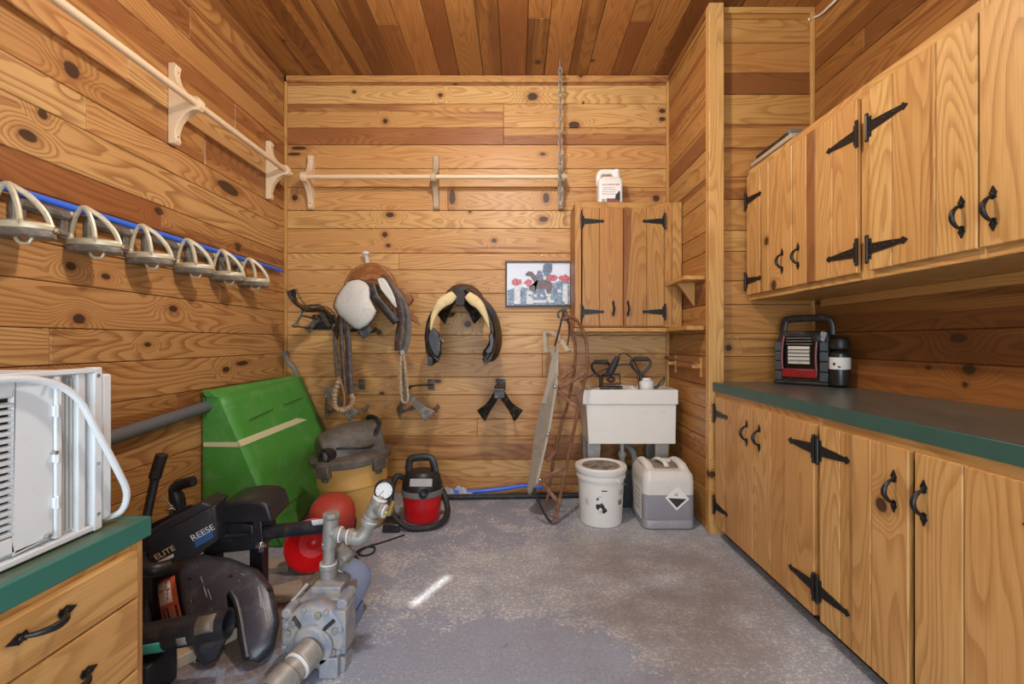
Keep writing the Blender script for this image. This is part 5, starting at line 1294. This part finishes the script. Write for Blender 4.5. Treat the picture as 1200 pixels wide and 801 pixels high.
# ------------------------------------------------------------------ saddles
def tan_saddle():
    r = root('saddle', P(434, 372, 3.28), 'tan leather saddle with white fleece lining and rope stirrups', 'saddle')
    def top(u, v):
        # u front to back, v across
        Y = 3.14 + .30 * u; a = radians(-112 + 224 * v)
        cx = P(434, 0, Y).x; rx = .172 + .02 * u - .03 * (1 - u); 
        zt = 1.545 + .05 * u + .125 * max(0, (u - .35) / .65) ** 1.3; rz = .15 + .07 * u
        return Vector((cx + rx * sin(a) * (1 + .18 * max(0, -cos(a))), Y, zt - rz + rz * cos(a)))
    m = MB(); m.grid(top, 14, 22); m.build('seat', M_TAN, r, solid=.018)
    # rolled cantle rim
    m = MB(); m.tube([top(1, v / 22) + Vector((0, .0, .004)) for v in range(2, 21)], .018, 10); m.build('cantle', M_TAN, r)
    # fork at the front
    m = MB(); m.tube(smooth_path([P(409, 352, 3.12), P(417, 336, 3.12), P(426, 327, 3.12), P(435, 324, 3.12), P(444, 326, 3.12), P(455, 336, 3.12), P(463, 350, 3.12)], 5), 1, 10, flat=(.022, .014), up=(0, -1, 0)); m.build('fork', M_TAN, r)
    def D1(px, py): return 3.04 + (433 - px) / 45 * .07 + (py - 330) / 60 * -.02
    fl = [(391, 358), (394, 348), (399, 340), (407, 330), (414, 327.5), (421, 327), (428, 330), (433, 335), (433.5, 349), (438, 358), (441, 364), (437, 373), (431, 380), (422, 385), (416, 384), (411, 380.5), (405, 375), (397, 368)]
    m = MB()
    cx = sum(p[0] for p in fl) / len(fl); cy = sum(p[1] for p in fl) / len(fl)
    rows = []
    for k, (sc, dz) in enumerate(((.0, -.03), (.35, -.028), (.65, -.02), (.88, -.006), (1.0, .012), (.97, .026), (.6, .034))):
        rows.append([m.v(P(cx + (x - cx) * max(sc, .02), cy + (y - cy) * max(sc, .02), D1(cx + (x - cx) * max(sc, .02), cy + (y - cy) * max(sc, .02)) + dz)) for x, y in fl])
    for a, b in zip(rows[:-1], rows[1:]): m.bridge(a, b)
    m.f(rows[0]); m.f(rows[-1]); m.build('fleece_panel', M_FLEECE, r, angle=80)
    out = [(x + (x - cx) * .045, y + (y - cy) * .045) for x, y in fl]
    m = MB(); m.slab([P(x, y, D1(x, y) + .03) for x, y in out], (0, .012, 0)); m.build('skirt', M_BROWN, r, bevel=.003)
    fr = [(441, 326), (446, 324), (452, 330), (458, 339), (463, 349), (465, 361), (460, 357), (452, 347), (445, 338)]
    m = MB(); m.slab([P(x, y, 3.06) for x, y in fr], (.03, .05, .0)); m.build('fleece_panel', M_FLEECE, r, bevel=.010, seg=3)
    m = MB(); m.tube(smooth_path([P(436, 333, 3.06), P(440, 347, 3.05), P(451, 361, 3.04), P(465, 377, 3.04)], 5), 1, 10, flat=(.028, .018), up=(0, -1, 0)); m.build('girth_billet', M_BLEATHER, r)
    m = MB(); m.tube(smooth_path([P(447, 324, 3.10), P(456, 335, 3.08), P(466, 352, 3.07), P(470, 374, 3.07), P(467, 398, 3.07), P(467, 410, 3.07)], 6), 1, 10, flat=(.030, .010), up=(-.3, -1, .1)); m.build('stirrup_leather', M_BROWN, r)
    m = MB(); m.tube(smooth_path([P(458, 335, 3.13), P(468, 347, 3.1), P(476, 365, 3.1), P(478, 388, 3.09), P(474, 408, 3.08), P(470, 415, 3.07)], 6), 1, 10, flat=(.024, .009), up=(-.2, -1, 0)); m.build('stirrup_leather', M_DUSTP, r)
    fl2 = [(464, 336), (473, 337), (480, 342), (484, 350), (480, 356), (476, 358), (486, 371), (492, 381), (481, 374), (470, 356)]
    m = MB(); m.slab([P(x, y, 3.2) for x, y in fl2], (0.0, .05, 0)); m.build('rear_skirt', M_TAN, r, bevel=.008)
    # left fender straps and rope stirrup
    m = MB(); m.tube(smooth_path([P(399, 370, 3.13), P(400, 400, 3.12), P(402, 430, 3.12), P(404, 462, 3.11)], 5), 1, 8, flat=(.015, .006), up=(0, -1, 0)); m.build('stirrup_leather', M_BROWN, r)
    m = MB(); m.tube(smooth_path([P(405, 370, 3.11), P(408, 400, 3.10), P(409, 430, 3.10), P(411, 461, 3.10)], 5), 1, 8, flat=(.022, .007), up=(0, -1, 0)); m.build('stirrup_leather', M_BROWN, r)
    def braid(pts, rad, name='stirrup'):
        pth = smooth_path(pts, 9); m = MB(); m.tube(pth, [rad * (1 + .22 * sin(i * 1.9)) for i in range(len(pth))], 8); return m.build(name, M_ROPE, r)
    braid([P(398, 443, 3.1), P(394, 455, 3.1), P(392, 468, 3.1), P(394, 477, 3.09), P(402, 480, 3.08), P(410, 476, 3.08), P(414, 469, 3.09), P(412, 461, 3.1)], .017)
    m = MB(); m.tube(smooth_path([P(397, 440, 3.1), P(402, 455, 3.1), P(404, 472, 3.1), P(400, 478, 3.1)], 4), .008, 8); m.build('stirrup_strap', M_TAN, r)
    braid([P(471, 413, 3.07), P(469, 430, 3.07), P(470, 450, 3.07), P(471, 468, 3.07), P(475, 471, 3.07), P(478, 467, 3.07), P(477, 450, 3.07), P(475, 430, 3.07), P(473, 413, 3.07)], .011)
    m = MB(); m.tube([P(474, 415, 3.08), P(474, 445, 3.08), P(474, 470, 3.08), P(475.5, 480, 3.08)], [.012, .014, .012, .003], 8); m.build('stirrup_strap', M_DUSTP, r)
    m = MB(); q = P(472, 412, 3.06); m.cyl(q, q + Vector((0, -.008, 0)), .016, seg=16); m.build('concho', M_CHROME, r)
    return r
tan_saddle()
m = MB(); pts = smooth_path([P(391, 379, 3.47), P(392, 395, 3.47), P(393, 415, 3.47), P(395, 440, 3.47)], 8); m.tube(pts, 1, 8, flat=(.014, .004), up=(0, -1, 0))
tag(m.build('strap', M_DUSTY), 'thin grey strap hanging from the corner rack, left of the rope stirrup', 'strap')
# white peg above the tan saddle
r = root('wall_peg', P(431, 303, D), 'white plastic peg on the wall above the tan saddle', 'peg')
m = MB(); q = P(431, 298, D); m.tube([q + Vector((0, -.001, -.09)), q + Vector((0, -.02, -.04)), q + Vector((0, -.045, -.005))], [.02, .017, .016], 12); m.build('stem', M_WHITE, r)
m = MB(); m.ball(q + Vector((0, -.05, .004)), (.028, .02, .016), 14, 8); m.build('cap', M_WHITE, r)

def black_saddle():
    r = root('saddle', P(541, 380, 3.28), 'black english saddle with cream panels, right of the tan saddle', 'saddle')
    def top(u, v):
        Y = 3.14 + .30 * u; a = radians(-100 + 200 * v); cx = P(541, 0, Y).x + .012 * u
        rx = .075 + .075 * sin(pi * min(1, u * 1.05) / 2); rz = .10 + .06 * u; zt = 1.515 + .05 * u ** 2 + .03 * max(0, u - .7)
        return Vector((cx + rx * sin(a), Y, zt - rz + rz * cos(a)))
    m = MB(); m.grid(top, 14, 18); m.build('seat', plain('brown_seat', '#3d2519', .42, var=.2, dirt='#5c4030', dirt_amt=.4), r, solid=.016)
    m = MB(); m.tube([top(1, v / 18) for v in range(1, 18)], .013, 8); m.build('cantle', M_BROWN, r)
    # flaps as long curved leaves
    L = [(534, 337, 3.12), (523, 345, 3.11), (511, 356, 3.10), (502, 371, 3.09), (498, 388, 3.09), (499, 402, 3.1), (505, 414, 3.1), (512, 420, 3.1)]
    W = [.3, .65, .9, 1.0, 1.15, 1.2, 1.0, .5]
    R_ = [(548, 337, 3.12), (560, 346, 3.11), (571, 358, 3.10), (578, 372, 3.1), (581, 388, 3.1), (580, 402, 3.1), (576, 412, 3.1), (569, 420, 3.1)]
    def lin_w(W, n): return [W[int(i * (len(W) - 1) / n)] + (W[min(int(i * (len(W) - 1) / n) + 1, len(W) - 1)] - W[int(i * (len(W) - 1) / n)]) * (i * (len(W) - 1) / n % 1) for i in range(n + 1)]
    for pts, s in ((L, -1), (R_, 1)):
        pth = smooth_path([P(*p) + Vector((0, .07, 0)) for p in pts], 5); m = MB(); m.tube(pth, lin_w(W, len(pth) - 1), 12, flat=(.10, .011), up=(s * 1, -.33, .5)); m.build('flap', M_BLEATHER, r)
        pin = smooth_path([P(px - s * 2.5, py + 2, Y - .02) for px, py, Y in pts], 5)
        m = MB(); m.tube(pin, lin_w([.25, .6, .75, .7, .6, .6, .5, .3], len(pin) - 1), 12, flat=(.045, .016), up=(s * .9, -.35, .5)); m.build('panel', M_BLEATHER, r)
    for pts, W2 in (([(532, 344, 3.07), (526, 349, 3.06), (518, 354, 3.05), (511, 363, 3.05), (507, 374, 3.05), (505, 386, 3.05)], [.8, 1.15, 1.05, .7, .5, .2]), ([(548, 345, 3.07), (555, 351, 3.06), (562, 357, 3.05), (567, 366, 3.05), (571, 376, 3.05), (573, 383, 3.05)], [.8, 1.1, .9, .65, .4, .15])):
        pth = smooth_path([P(*p) for p in pts], 5); m = MB(); m.tube(pth, lin_w(W2, len(pth) - 1), 12, flat=(.034, .016), up=(0, -1, .1)); m.build('cream_panel', M_CREAM, r, label='cream flocked panel')
    # pommel front and lower blocks
    m = MB(); m.slab([P(531, 336, 3.08), P(543, 336, 3.08), P(546, 345, 3.07), P(544, 357, 3.06), (P(534, 358, 3.06)), P(531, 346, 3.07)], (0, .05, 0)); m.build('pommel', M_BLEATHER, r, bevel=.008, seg=3)
    lb = [(502, 386), (507, 383), (514, 388), (518, 398), (517, 412), (514, 419), (508, 417), (502, 405), (500, 395)]
    m = MB(); m.slab([P(x, y, 3.05) for x, y in lb], (-.01, .05, 0)); m.build('knee_block', M_BLEATHER, r, bevel=.012, seg=3)
    m = MB(); m.box(P(501, 428, 3.08), P(508, 417, 3.11)); m.build('billet', M_RACK, r, bevel=.004)
    m = MB(); m.tube([P(578, 411, 3.08), P(574, 420, 3.07), P(567, 425, 3.06)], 1, 8, flat=(.012, .005), up=(0, -1, 0)); m.build('billet', M_RACK, r)
    lb2 = [(572, 392), (577, 386), (580, 398), (578, 411), (572, 416), (567, 411), (573, 403)]
    m = MB(); m.slab([P(x, y, 3.05) for x, y in lb2], (.01, .05, 0)); m.build('knee_block', M_BLEATHER, r, bevel=.010, seg=3)
    m = MB(); m.tube([P(516, 395, 3.04), P(520, 399, 3.03)], .008, 8); m.ball(P(519, 399, 3.03), .01, 8, 6); m.build('stirrup_bar', M_CHROME, r)
    return r
black_saddle()
m = MB(); q = P(583, 389, D); m.cyl(q + Vector((0, -.001, 0)), q + Vector((0, -.045, .004)), .005, seg=8); m.ball(q + Vector((0, -.05, .004)), .011, 10, 8); m.cyl(q + Vector((0, 0, 0)), q + Vector((0, -.004, 0)), .014, seg=12)
tag(m.build('wall_hook', M_CHROME), 'small metal hook on the wall right of the black saddle', 'hook')

# ------------------------------------------------------------------ framed print
def picture():
    r = root('picture_frame', P(631, 359, D), 'dark framed print of a show jumping horse and red flowers', 'picture')
    x0, x1 = P(592, 0, D - .02).x, P(670, 0, D - .02).x; zt, zb = P(0, 305, D - .02).z, P(0, 359, D - .02).z
    M = face_matrix(((x0 + x1) / 2, D - .003, (zt + zb) / 2), (1, 0, 0), (0, 0, 1)); W, H = (x1 - x0) / 2, (zt - zb) / 2
    m = MB(M)
    b = .014
    for a in ((-W, -H, W, -H + b), (-W, H - b, W, H), (-W, -H + b, -W + b, H - b), (W - b, -H + b, W, H - b)): m.plank((a[0], a[1], 0), (a[2], a[3], .02), 0 if abs(a[2] - a[0]) > .1 else 1, .2)
    m.build('frame', plain('frame_brown', '#4a3626', .45, var=.2), r, bevel=.002)
    k = N('print_paper'); p = k.n('ShaderNodeTexCoord').outputs['Object']
    m = MB(M); m.box((-W + b, -H + b, .002), (W - b, H - b, .010)); m.build('print', plain('print_sky', '#d5dbe4', .25, var=.05, spec=.6), r, smooth=False)
    cols = {n: plain('print_' + n, c, .3, var=.25, scale=60, dirt=dd, dirt_amt=.6, thr=(.45, .6)) for n, c, dd in (('foliage', '#5a6f86', '#c3cdd6'), ('flower', '#b5404a', '#d88a8c'), ('post', '#d8d8d6', '#a9adb4'), ('horse', '#59413c', '#8a6a60'), ('rider', '#4c566c', '#aab2c2'), ('tree', '#56677a', '#93a2b4'))}
    iw, ih = W - b - .002, H - b - .002
    zc = [.0102]
    def shp(name, pts, mt):
        zc[0] += .0002
        m = MB(M); m.prism([(max(-1, min(1, x)) * iw, max(-1, min(1, y)) * ih) for x, y in pts], zc[0], zc[0] + .0003); m.build(name, cols[mt], r, smooth=False)
    q = random.Random(4)
    def bl(x, y, rx, ry, n=14, j=.25): return [(x + rx * cos(2 * pi * i / n) * (1 + q.uniform(-j, j)), y + ry * sin(2 * pi * i / n) * (1 + q.uniform(-j, j))) for i in range(n)]
    shp('painted_tree', bl(.28, .72, .16, .3), 'tree'); shp('painted_tree', [(.24, -.1), (.32, -.1), (.31, .7), (.26, .7)], 'tree')
    shp('painted_hedge', [(-1, -1), (1, -1), (1, .1), (.75, .2), (.5, .05), (.2, .1), (-.1, .05), (-.3, -.25), (-.6, -.1), (-1, -.3)], 'foliage')
    for x, w in ((-.68, .1), (-.28, .1), (.86, .08)): shp('painted_post', [(x - w, -.95), (x + w, -.95), (x + w * .9, 0), (x - w * .9, 0)], 'post')
    for x, y, w in ((-.70, .08, .17), (-.32, .08, .13), (.45, .3, .2), (.86, .28, .17)): shp('painted_flowers', bl(x, y, w, .17, 16, .3), 'flower')
    shp('painted_rail', [(-.2, -.62), (.4, -.6), (.4, -.48), (-.2, -.5)], 'post'); shp('painted_rail', [(-.3, -.9), (.5, -.88), (.5, -.76), (-.3, -.78)], 'post')
    for i in range(26): shp('painted_leaf', bl(q.uniform(-.95, .95), q.uniform(-.95, -.05), q.uniform(.03, .07), q.uniform(.06, .14), 8, .4), q.choice(['tree', 'rider', 'post', 'tree']))
    for i in range(9): shp('painted_leaf', bl(.28 + q.uniform(-.2, .2), .72 + q.uniform(-.3, .22), .05, .09, 8, .4), 'rider')
    shp('painted_horse', [(-.42, .48), (-.32, .60), (-.2, .58), (0, .24), (.22, .2), (.40, .10), (.46, -.12), (.36, -.46), (.26, -.36), (.24, -.2), (-.04, -.26), (-.15, -.06), (-.32, -.18), (-.30, -.28), (-.1, -.40), (-.12, .05), (-.26, .38), (-.4, .4)], 'horse')
    shp('painted_rider', [(-.05, .18), (.12, .12), (.16, .35), (.12, .55), (.04, .66), (-.04, .6), (-.05, .45), (-.14, .35), (-.02, .36)], 'rider')
    m = MB(); q2 = P(635, 300, D); m.cyl(q2 + Vector((0, -.001, .004)), q2 + Vector((0, -.014, .006)), .005, seg=8); m.build('nail', M_CHROME, r)
    return r
picture()

# ------------------------------------------------------------------ gallon jug on the alcove cabinet
def jug():
    Y = 3.34; c = P(714, 0, Y); z = 2.132
    r = root('plastic_jug', (c.x, Y, z), 'white gallon jug with a printed label on top of the alcove cabinet', 'jug')
    w, d, h = .088, .055, .19
    def rr(w, d, cr, z, ox=0, n=5):
        pts = []
        for sx, sy, a0 in ((1, 1, 0), (-1, 1, 90), (-1, -1, 180), (1, -1, 270)):
            for i in range(n + 1):
                a = radians(a0 + 90 * i / n); pts.append((ox + sx * (w - cr) + cr * cos(a), sy * (d - cr) + cr * sin(a), z))
        return pts
    m = MB(); rows = [[m.v(p) for p in rr(*l)] for l in ((w - .008, d - .008, .02, 0), (w, d, .022, .008), (w, d, .022, h - .02), (w - .004, d - .004, .022, h - .005), (w - .03, d - .015, .02, h + .012))]
    for a, b in zip(rows[:-1], rows[1:]): m.bridge(a, b)
    m.f(rows[0][::-1]); m.f(rows[-1]); m.build('body', M_WHITE, r, local=True)
    m = MB(); m.tube(smooth_path([(-w + .014, 0, h - .04), (-w + .012, 0, h + .02), (-w + .03, 0, h + .055), (-.01, 0, h + .06), (.028, 0, h + .055), (.05, 0, h + .02)], 6), 1, 12, flat=(.02, .013), up=(0, 1, 0)); m.build('handle', M_WHITE, r, local=True)
    m = MB(); m.lathe([(.026, h), (.03, h + .02), (.022, h + .05), (.022, h + .052)], 18, (.052, 0, 0)); m.build('neck', M_WHITE, r, local=True)
    m = MB(); m.lathe([(.024, h + .05), (.025, h + .054), (.025, h + .072), (.022, h + .075)], 20, (.052, 0, 0)); m.build('cap', M_WHITE, r, local=True)
    M = face_matrix((0, -d - .0006, h * .45), (1, 0, 0), (0, 0, 1))
    m = MB(M); m.box((-.07, -.078, 0), (.07, .075, .0008)); m.build('label', M_PAPER, r, local=True)
    m = MB(M)
    q = random.Random(3); x = -.06
    while x < .058: w_ = q.uniform(.006, .013); m.box((x, .048 + q.uniform(-.002, .002), .0009), (x + w_, .058 + q.uniform(-.002, .003), .0014)); x += w_ + .004
    m.build('label_heading', plain('heading_red', '#b86a5c', .6), r, local=True)
    m = MB(M); q = random.Random(8)
    for y, a in ((.03, -.055), (.016, -.055), (.0, -.06), (-.016, -.06)):
        x = a
        while x < .03: w_ = q.uniform(.005, .016); m.box((x, y, .0009), (x + w_, y + .005, .0014)); x += w_ + .005
    m.build('label_text', M_INKG, r, local=True)
    m = MB(M); m.box((-.03, -.072, .0009), (.066, -.045, .0014)); m.build('label_band', plain('band_maroon', '#7c4a4c', .6, var=.2, scale=60, dirt='#3a3034', dirt_amt=.6), r, local=True)
    m = MB(M); m.prism([(.03, -.05), (.066, -.06), (.066, .0), (.058, .012), (.045, -.01), (.034, -.02)], .0015, .002); m.build('label_picture', M_INK, r, local=True)
    m = MB(M)
    for i in range(7): m.box((-.064 + i * .004, -.07, .0009), (-.0620 + i * .004, -.05, .0014))
    m.build('barcode', M_INK, r, local=True)
    return r
jug()

# ------------------------------------------------------------------ portable gas heater on the worktop
def heater():
    th = radians(-50)
    fl = PZ(908, 447.6, .91); fr_ = PZ(968, 451.5, .91)
    c = Vector((1.512, 2.695, .911))
    M = Matrix.Translation(c) @ Matrix.Rotation(th, 4, 'Z')
    r = root('gas_heater', c, 'portable black gas heater with red grille and small gas cylinder on the worktop', 'heater')
    W, Dp, Hh = .27, .125, .30
    m = MB(M)       # x 0..W along the front, y 0 front .. back, z up
    prof = [(0, 0), (0, .22), (.018, .29), (.04, .30), (W - .02, .30), (W, .27), (W, 0)]
    m.loft([(x, .012, z) for x, z in prof], [(x, Dp, z) for x, z in prof]); m.build('body', M_BLACK, r, bevel=.008)
    for x0, x1 in ((0, .038), (W - .042, W)):
        for i in range(4):
            m = MB(M); m.box((x0, -.006, .02 + i * .056), (x1, .02, .071 + i * .056)); m.build('front_block', M_HGREY, r, bevel=.005)
    m = MB(M); m.box((.04, .0105, .045), (W - .045, .012, .27)); m.build('reflector', plain('heater_dark', '#1a1714', .3, .5), r)
    m = MB(M); m.box((.07, -.004, .115), (.18, .011, .215))
    T = m.build('burner_tile', plain('ceramic', '#c9c0ae', .6, var=.08, dirt='#7d7466', dirt_amt=.4), r, bevel=.003)
    for z in (.136, .158, .178, .196):
        m = MB(M); m.tube([(.064, -.010, z), (.186, -.010, z)], .0022, 6); m.build('guard_wire', M_STEEL_BLK, r)
    for z in (.225, .242, .258):
        m = MB(M); m.box((.06, -.002, z), (.19, .012, z + .005)); m.build('louvre', M_GREYP, r, bevel=.001)
    m = MB(M); m.box((.038, -.010, .035), (W - .048, .012, .09)); m.build('red_shroud', M_HRED, r, bevel=.008)
    for i in range(18):
        x = .05 + i * (W - .11) / 17; m = MB(M); m.tube([(x, -.013, .042), (x, -.013, .083)], .0022, 6); m.build('grille_bar', M_HRED2, r)
    for x in (.044, W - .055):
        m = MB(M); m.tube(smooth_path([(x, -.008, .085), (x - .003, -.008, .15), (x, -.008, .22), (x + .006, .0, .275)], 5), .008, 8); m.build('red_guard', M_HRED, r)
    m = MB(M); m.tube(smooth_path([(.02, .075, .29), (.025, .075, .345), (.055, .075, .372), (W - .05, .075, .372), (W - .012, .075, .345), (W - .005, .075, .28)], 7), 1, 10, flat=(.02, .011), up=(0, 1, 0)); m.build('carry_handle', M_BLACK, r)
    m = MB(M); m.box((-.004, -.008, -.0), (W + .004, Dp, .018)); m.build('base', M_BLACK, r, bevel=.005)
    m = MB(M); m.box((W - .04, -.008, .245), (W - .012, .012, .295), R=Matrix.Rotation(.3, 3, 'Y')); m.build('control_label', M_GREYL, r, bevel=.002)
    m = MB(M); m.lathe([(.022, 0), (.024, .012), (.01, .016)], 16, (.215, .0, .262), Matrix.Rotation(pi / 2, 3, 'X')); m.build('knob', M_BLACK, r)
    # cylinder on the right
    Xc, Yc_ = W + .047, .020
    m = MB(M); m.lathe([(.03, 0), (.046, .006), (.048, .02), (.048, .15), (.044, .175), (.025, .19), (.014, .2)], 28, (Xc, Yc_, .002)); G = m.build('gas_cylinder', M_CYL, r)
    m = MB(M); m.lathe([(.0486, .092), (.0486, .155)], 28, (Xc, Yc_, .002), open_=True); m.build('cylinder_label', M_PAPER, G)
    m = MB(M); m.box((Xc - .018, Yc_ - .0505, .115), (Xc - .008, Yc_ - .0485, .13)); m.box((Xc + .004, Yc_ - .0505, .104), (Xc + .016, Yc_ - .0485, .112)); m.build('cylinder_print', M_INK, G)
    m = MB(M); m.lathe([(.02, .19), (.045, .2), (.05, .225), (.042, .255), (.02, .265)], 20, (Xc, Yc_, .002)); m.box((W - .01, Yc_ + .0, .2), (Xc, Yc_ + .03, .25)); m.build('regulator', M_BLACK, r, bevel=.003)
    return r
M_HGREY = plain('heater_grey', '#3b4446', .5, var=.1, dirt='#6a6c68', dirt_amt=.4)
M_HRED = plain('heater_red', '#631a16', .4, var=.15, dirt='#4a201c', dirt_amt=.4)
M_HRED2 = plain('heater_red_bright', '#c02226', .35)
M_CYL = plain('cylinder_dark', '#2c2d2a', .25, .3, var=.1, spec=.6)
heater()

# ------------------------------------------------------------------ tray on the upper cabinets and the loose white cable
r = root('tray', (1.46, 2.55, 2.187), 'flat grey tray with black slots lying on the upper right cabinets', 'tray')
m = MB(); m.box((1.395, 2.34, 2.188), (1.66, 2.74, 2.212)); m.build('base', M_RAILG, r, bevel=.003)
for i, x in enumerate((1.403, 1.43)):
    m = MB(); m.box((x, 2.40, 2.212), (x + .014, 2.70, 2.238)); m.build('bar', M_BLACK, r, bevel=.003)
m = MB(); m.box((1.415, 2.38, 2.212), (1.62, 2.42, 2.25)); m.box((1.415, 2.66, 2.212), (1.62, 2.70, 2.235)); m.build('end_stop', M_GREYP, r, bevel=.003)
m = MB(); m.tube(smooth_path([PX(985, -6, XR - .01), PX(975, 4, XR - .02), PX(962, 16, XR - .012), PX(951, 21, XR - .012), P(948, 22, YJ - .03)], 6), .006, 8)
tag(m.build('white_cable', M_WHITE), 'loose white cable at the top of the right wall corner', 'cable')
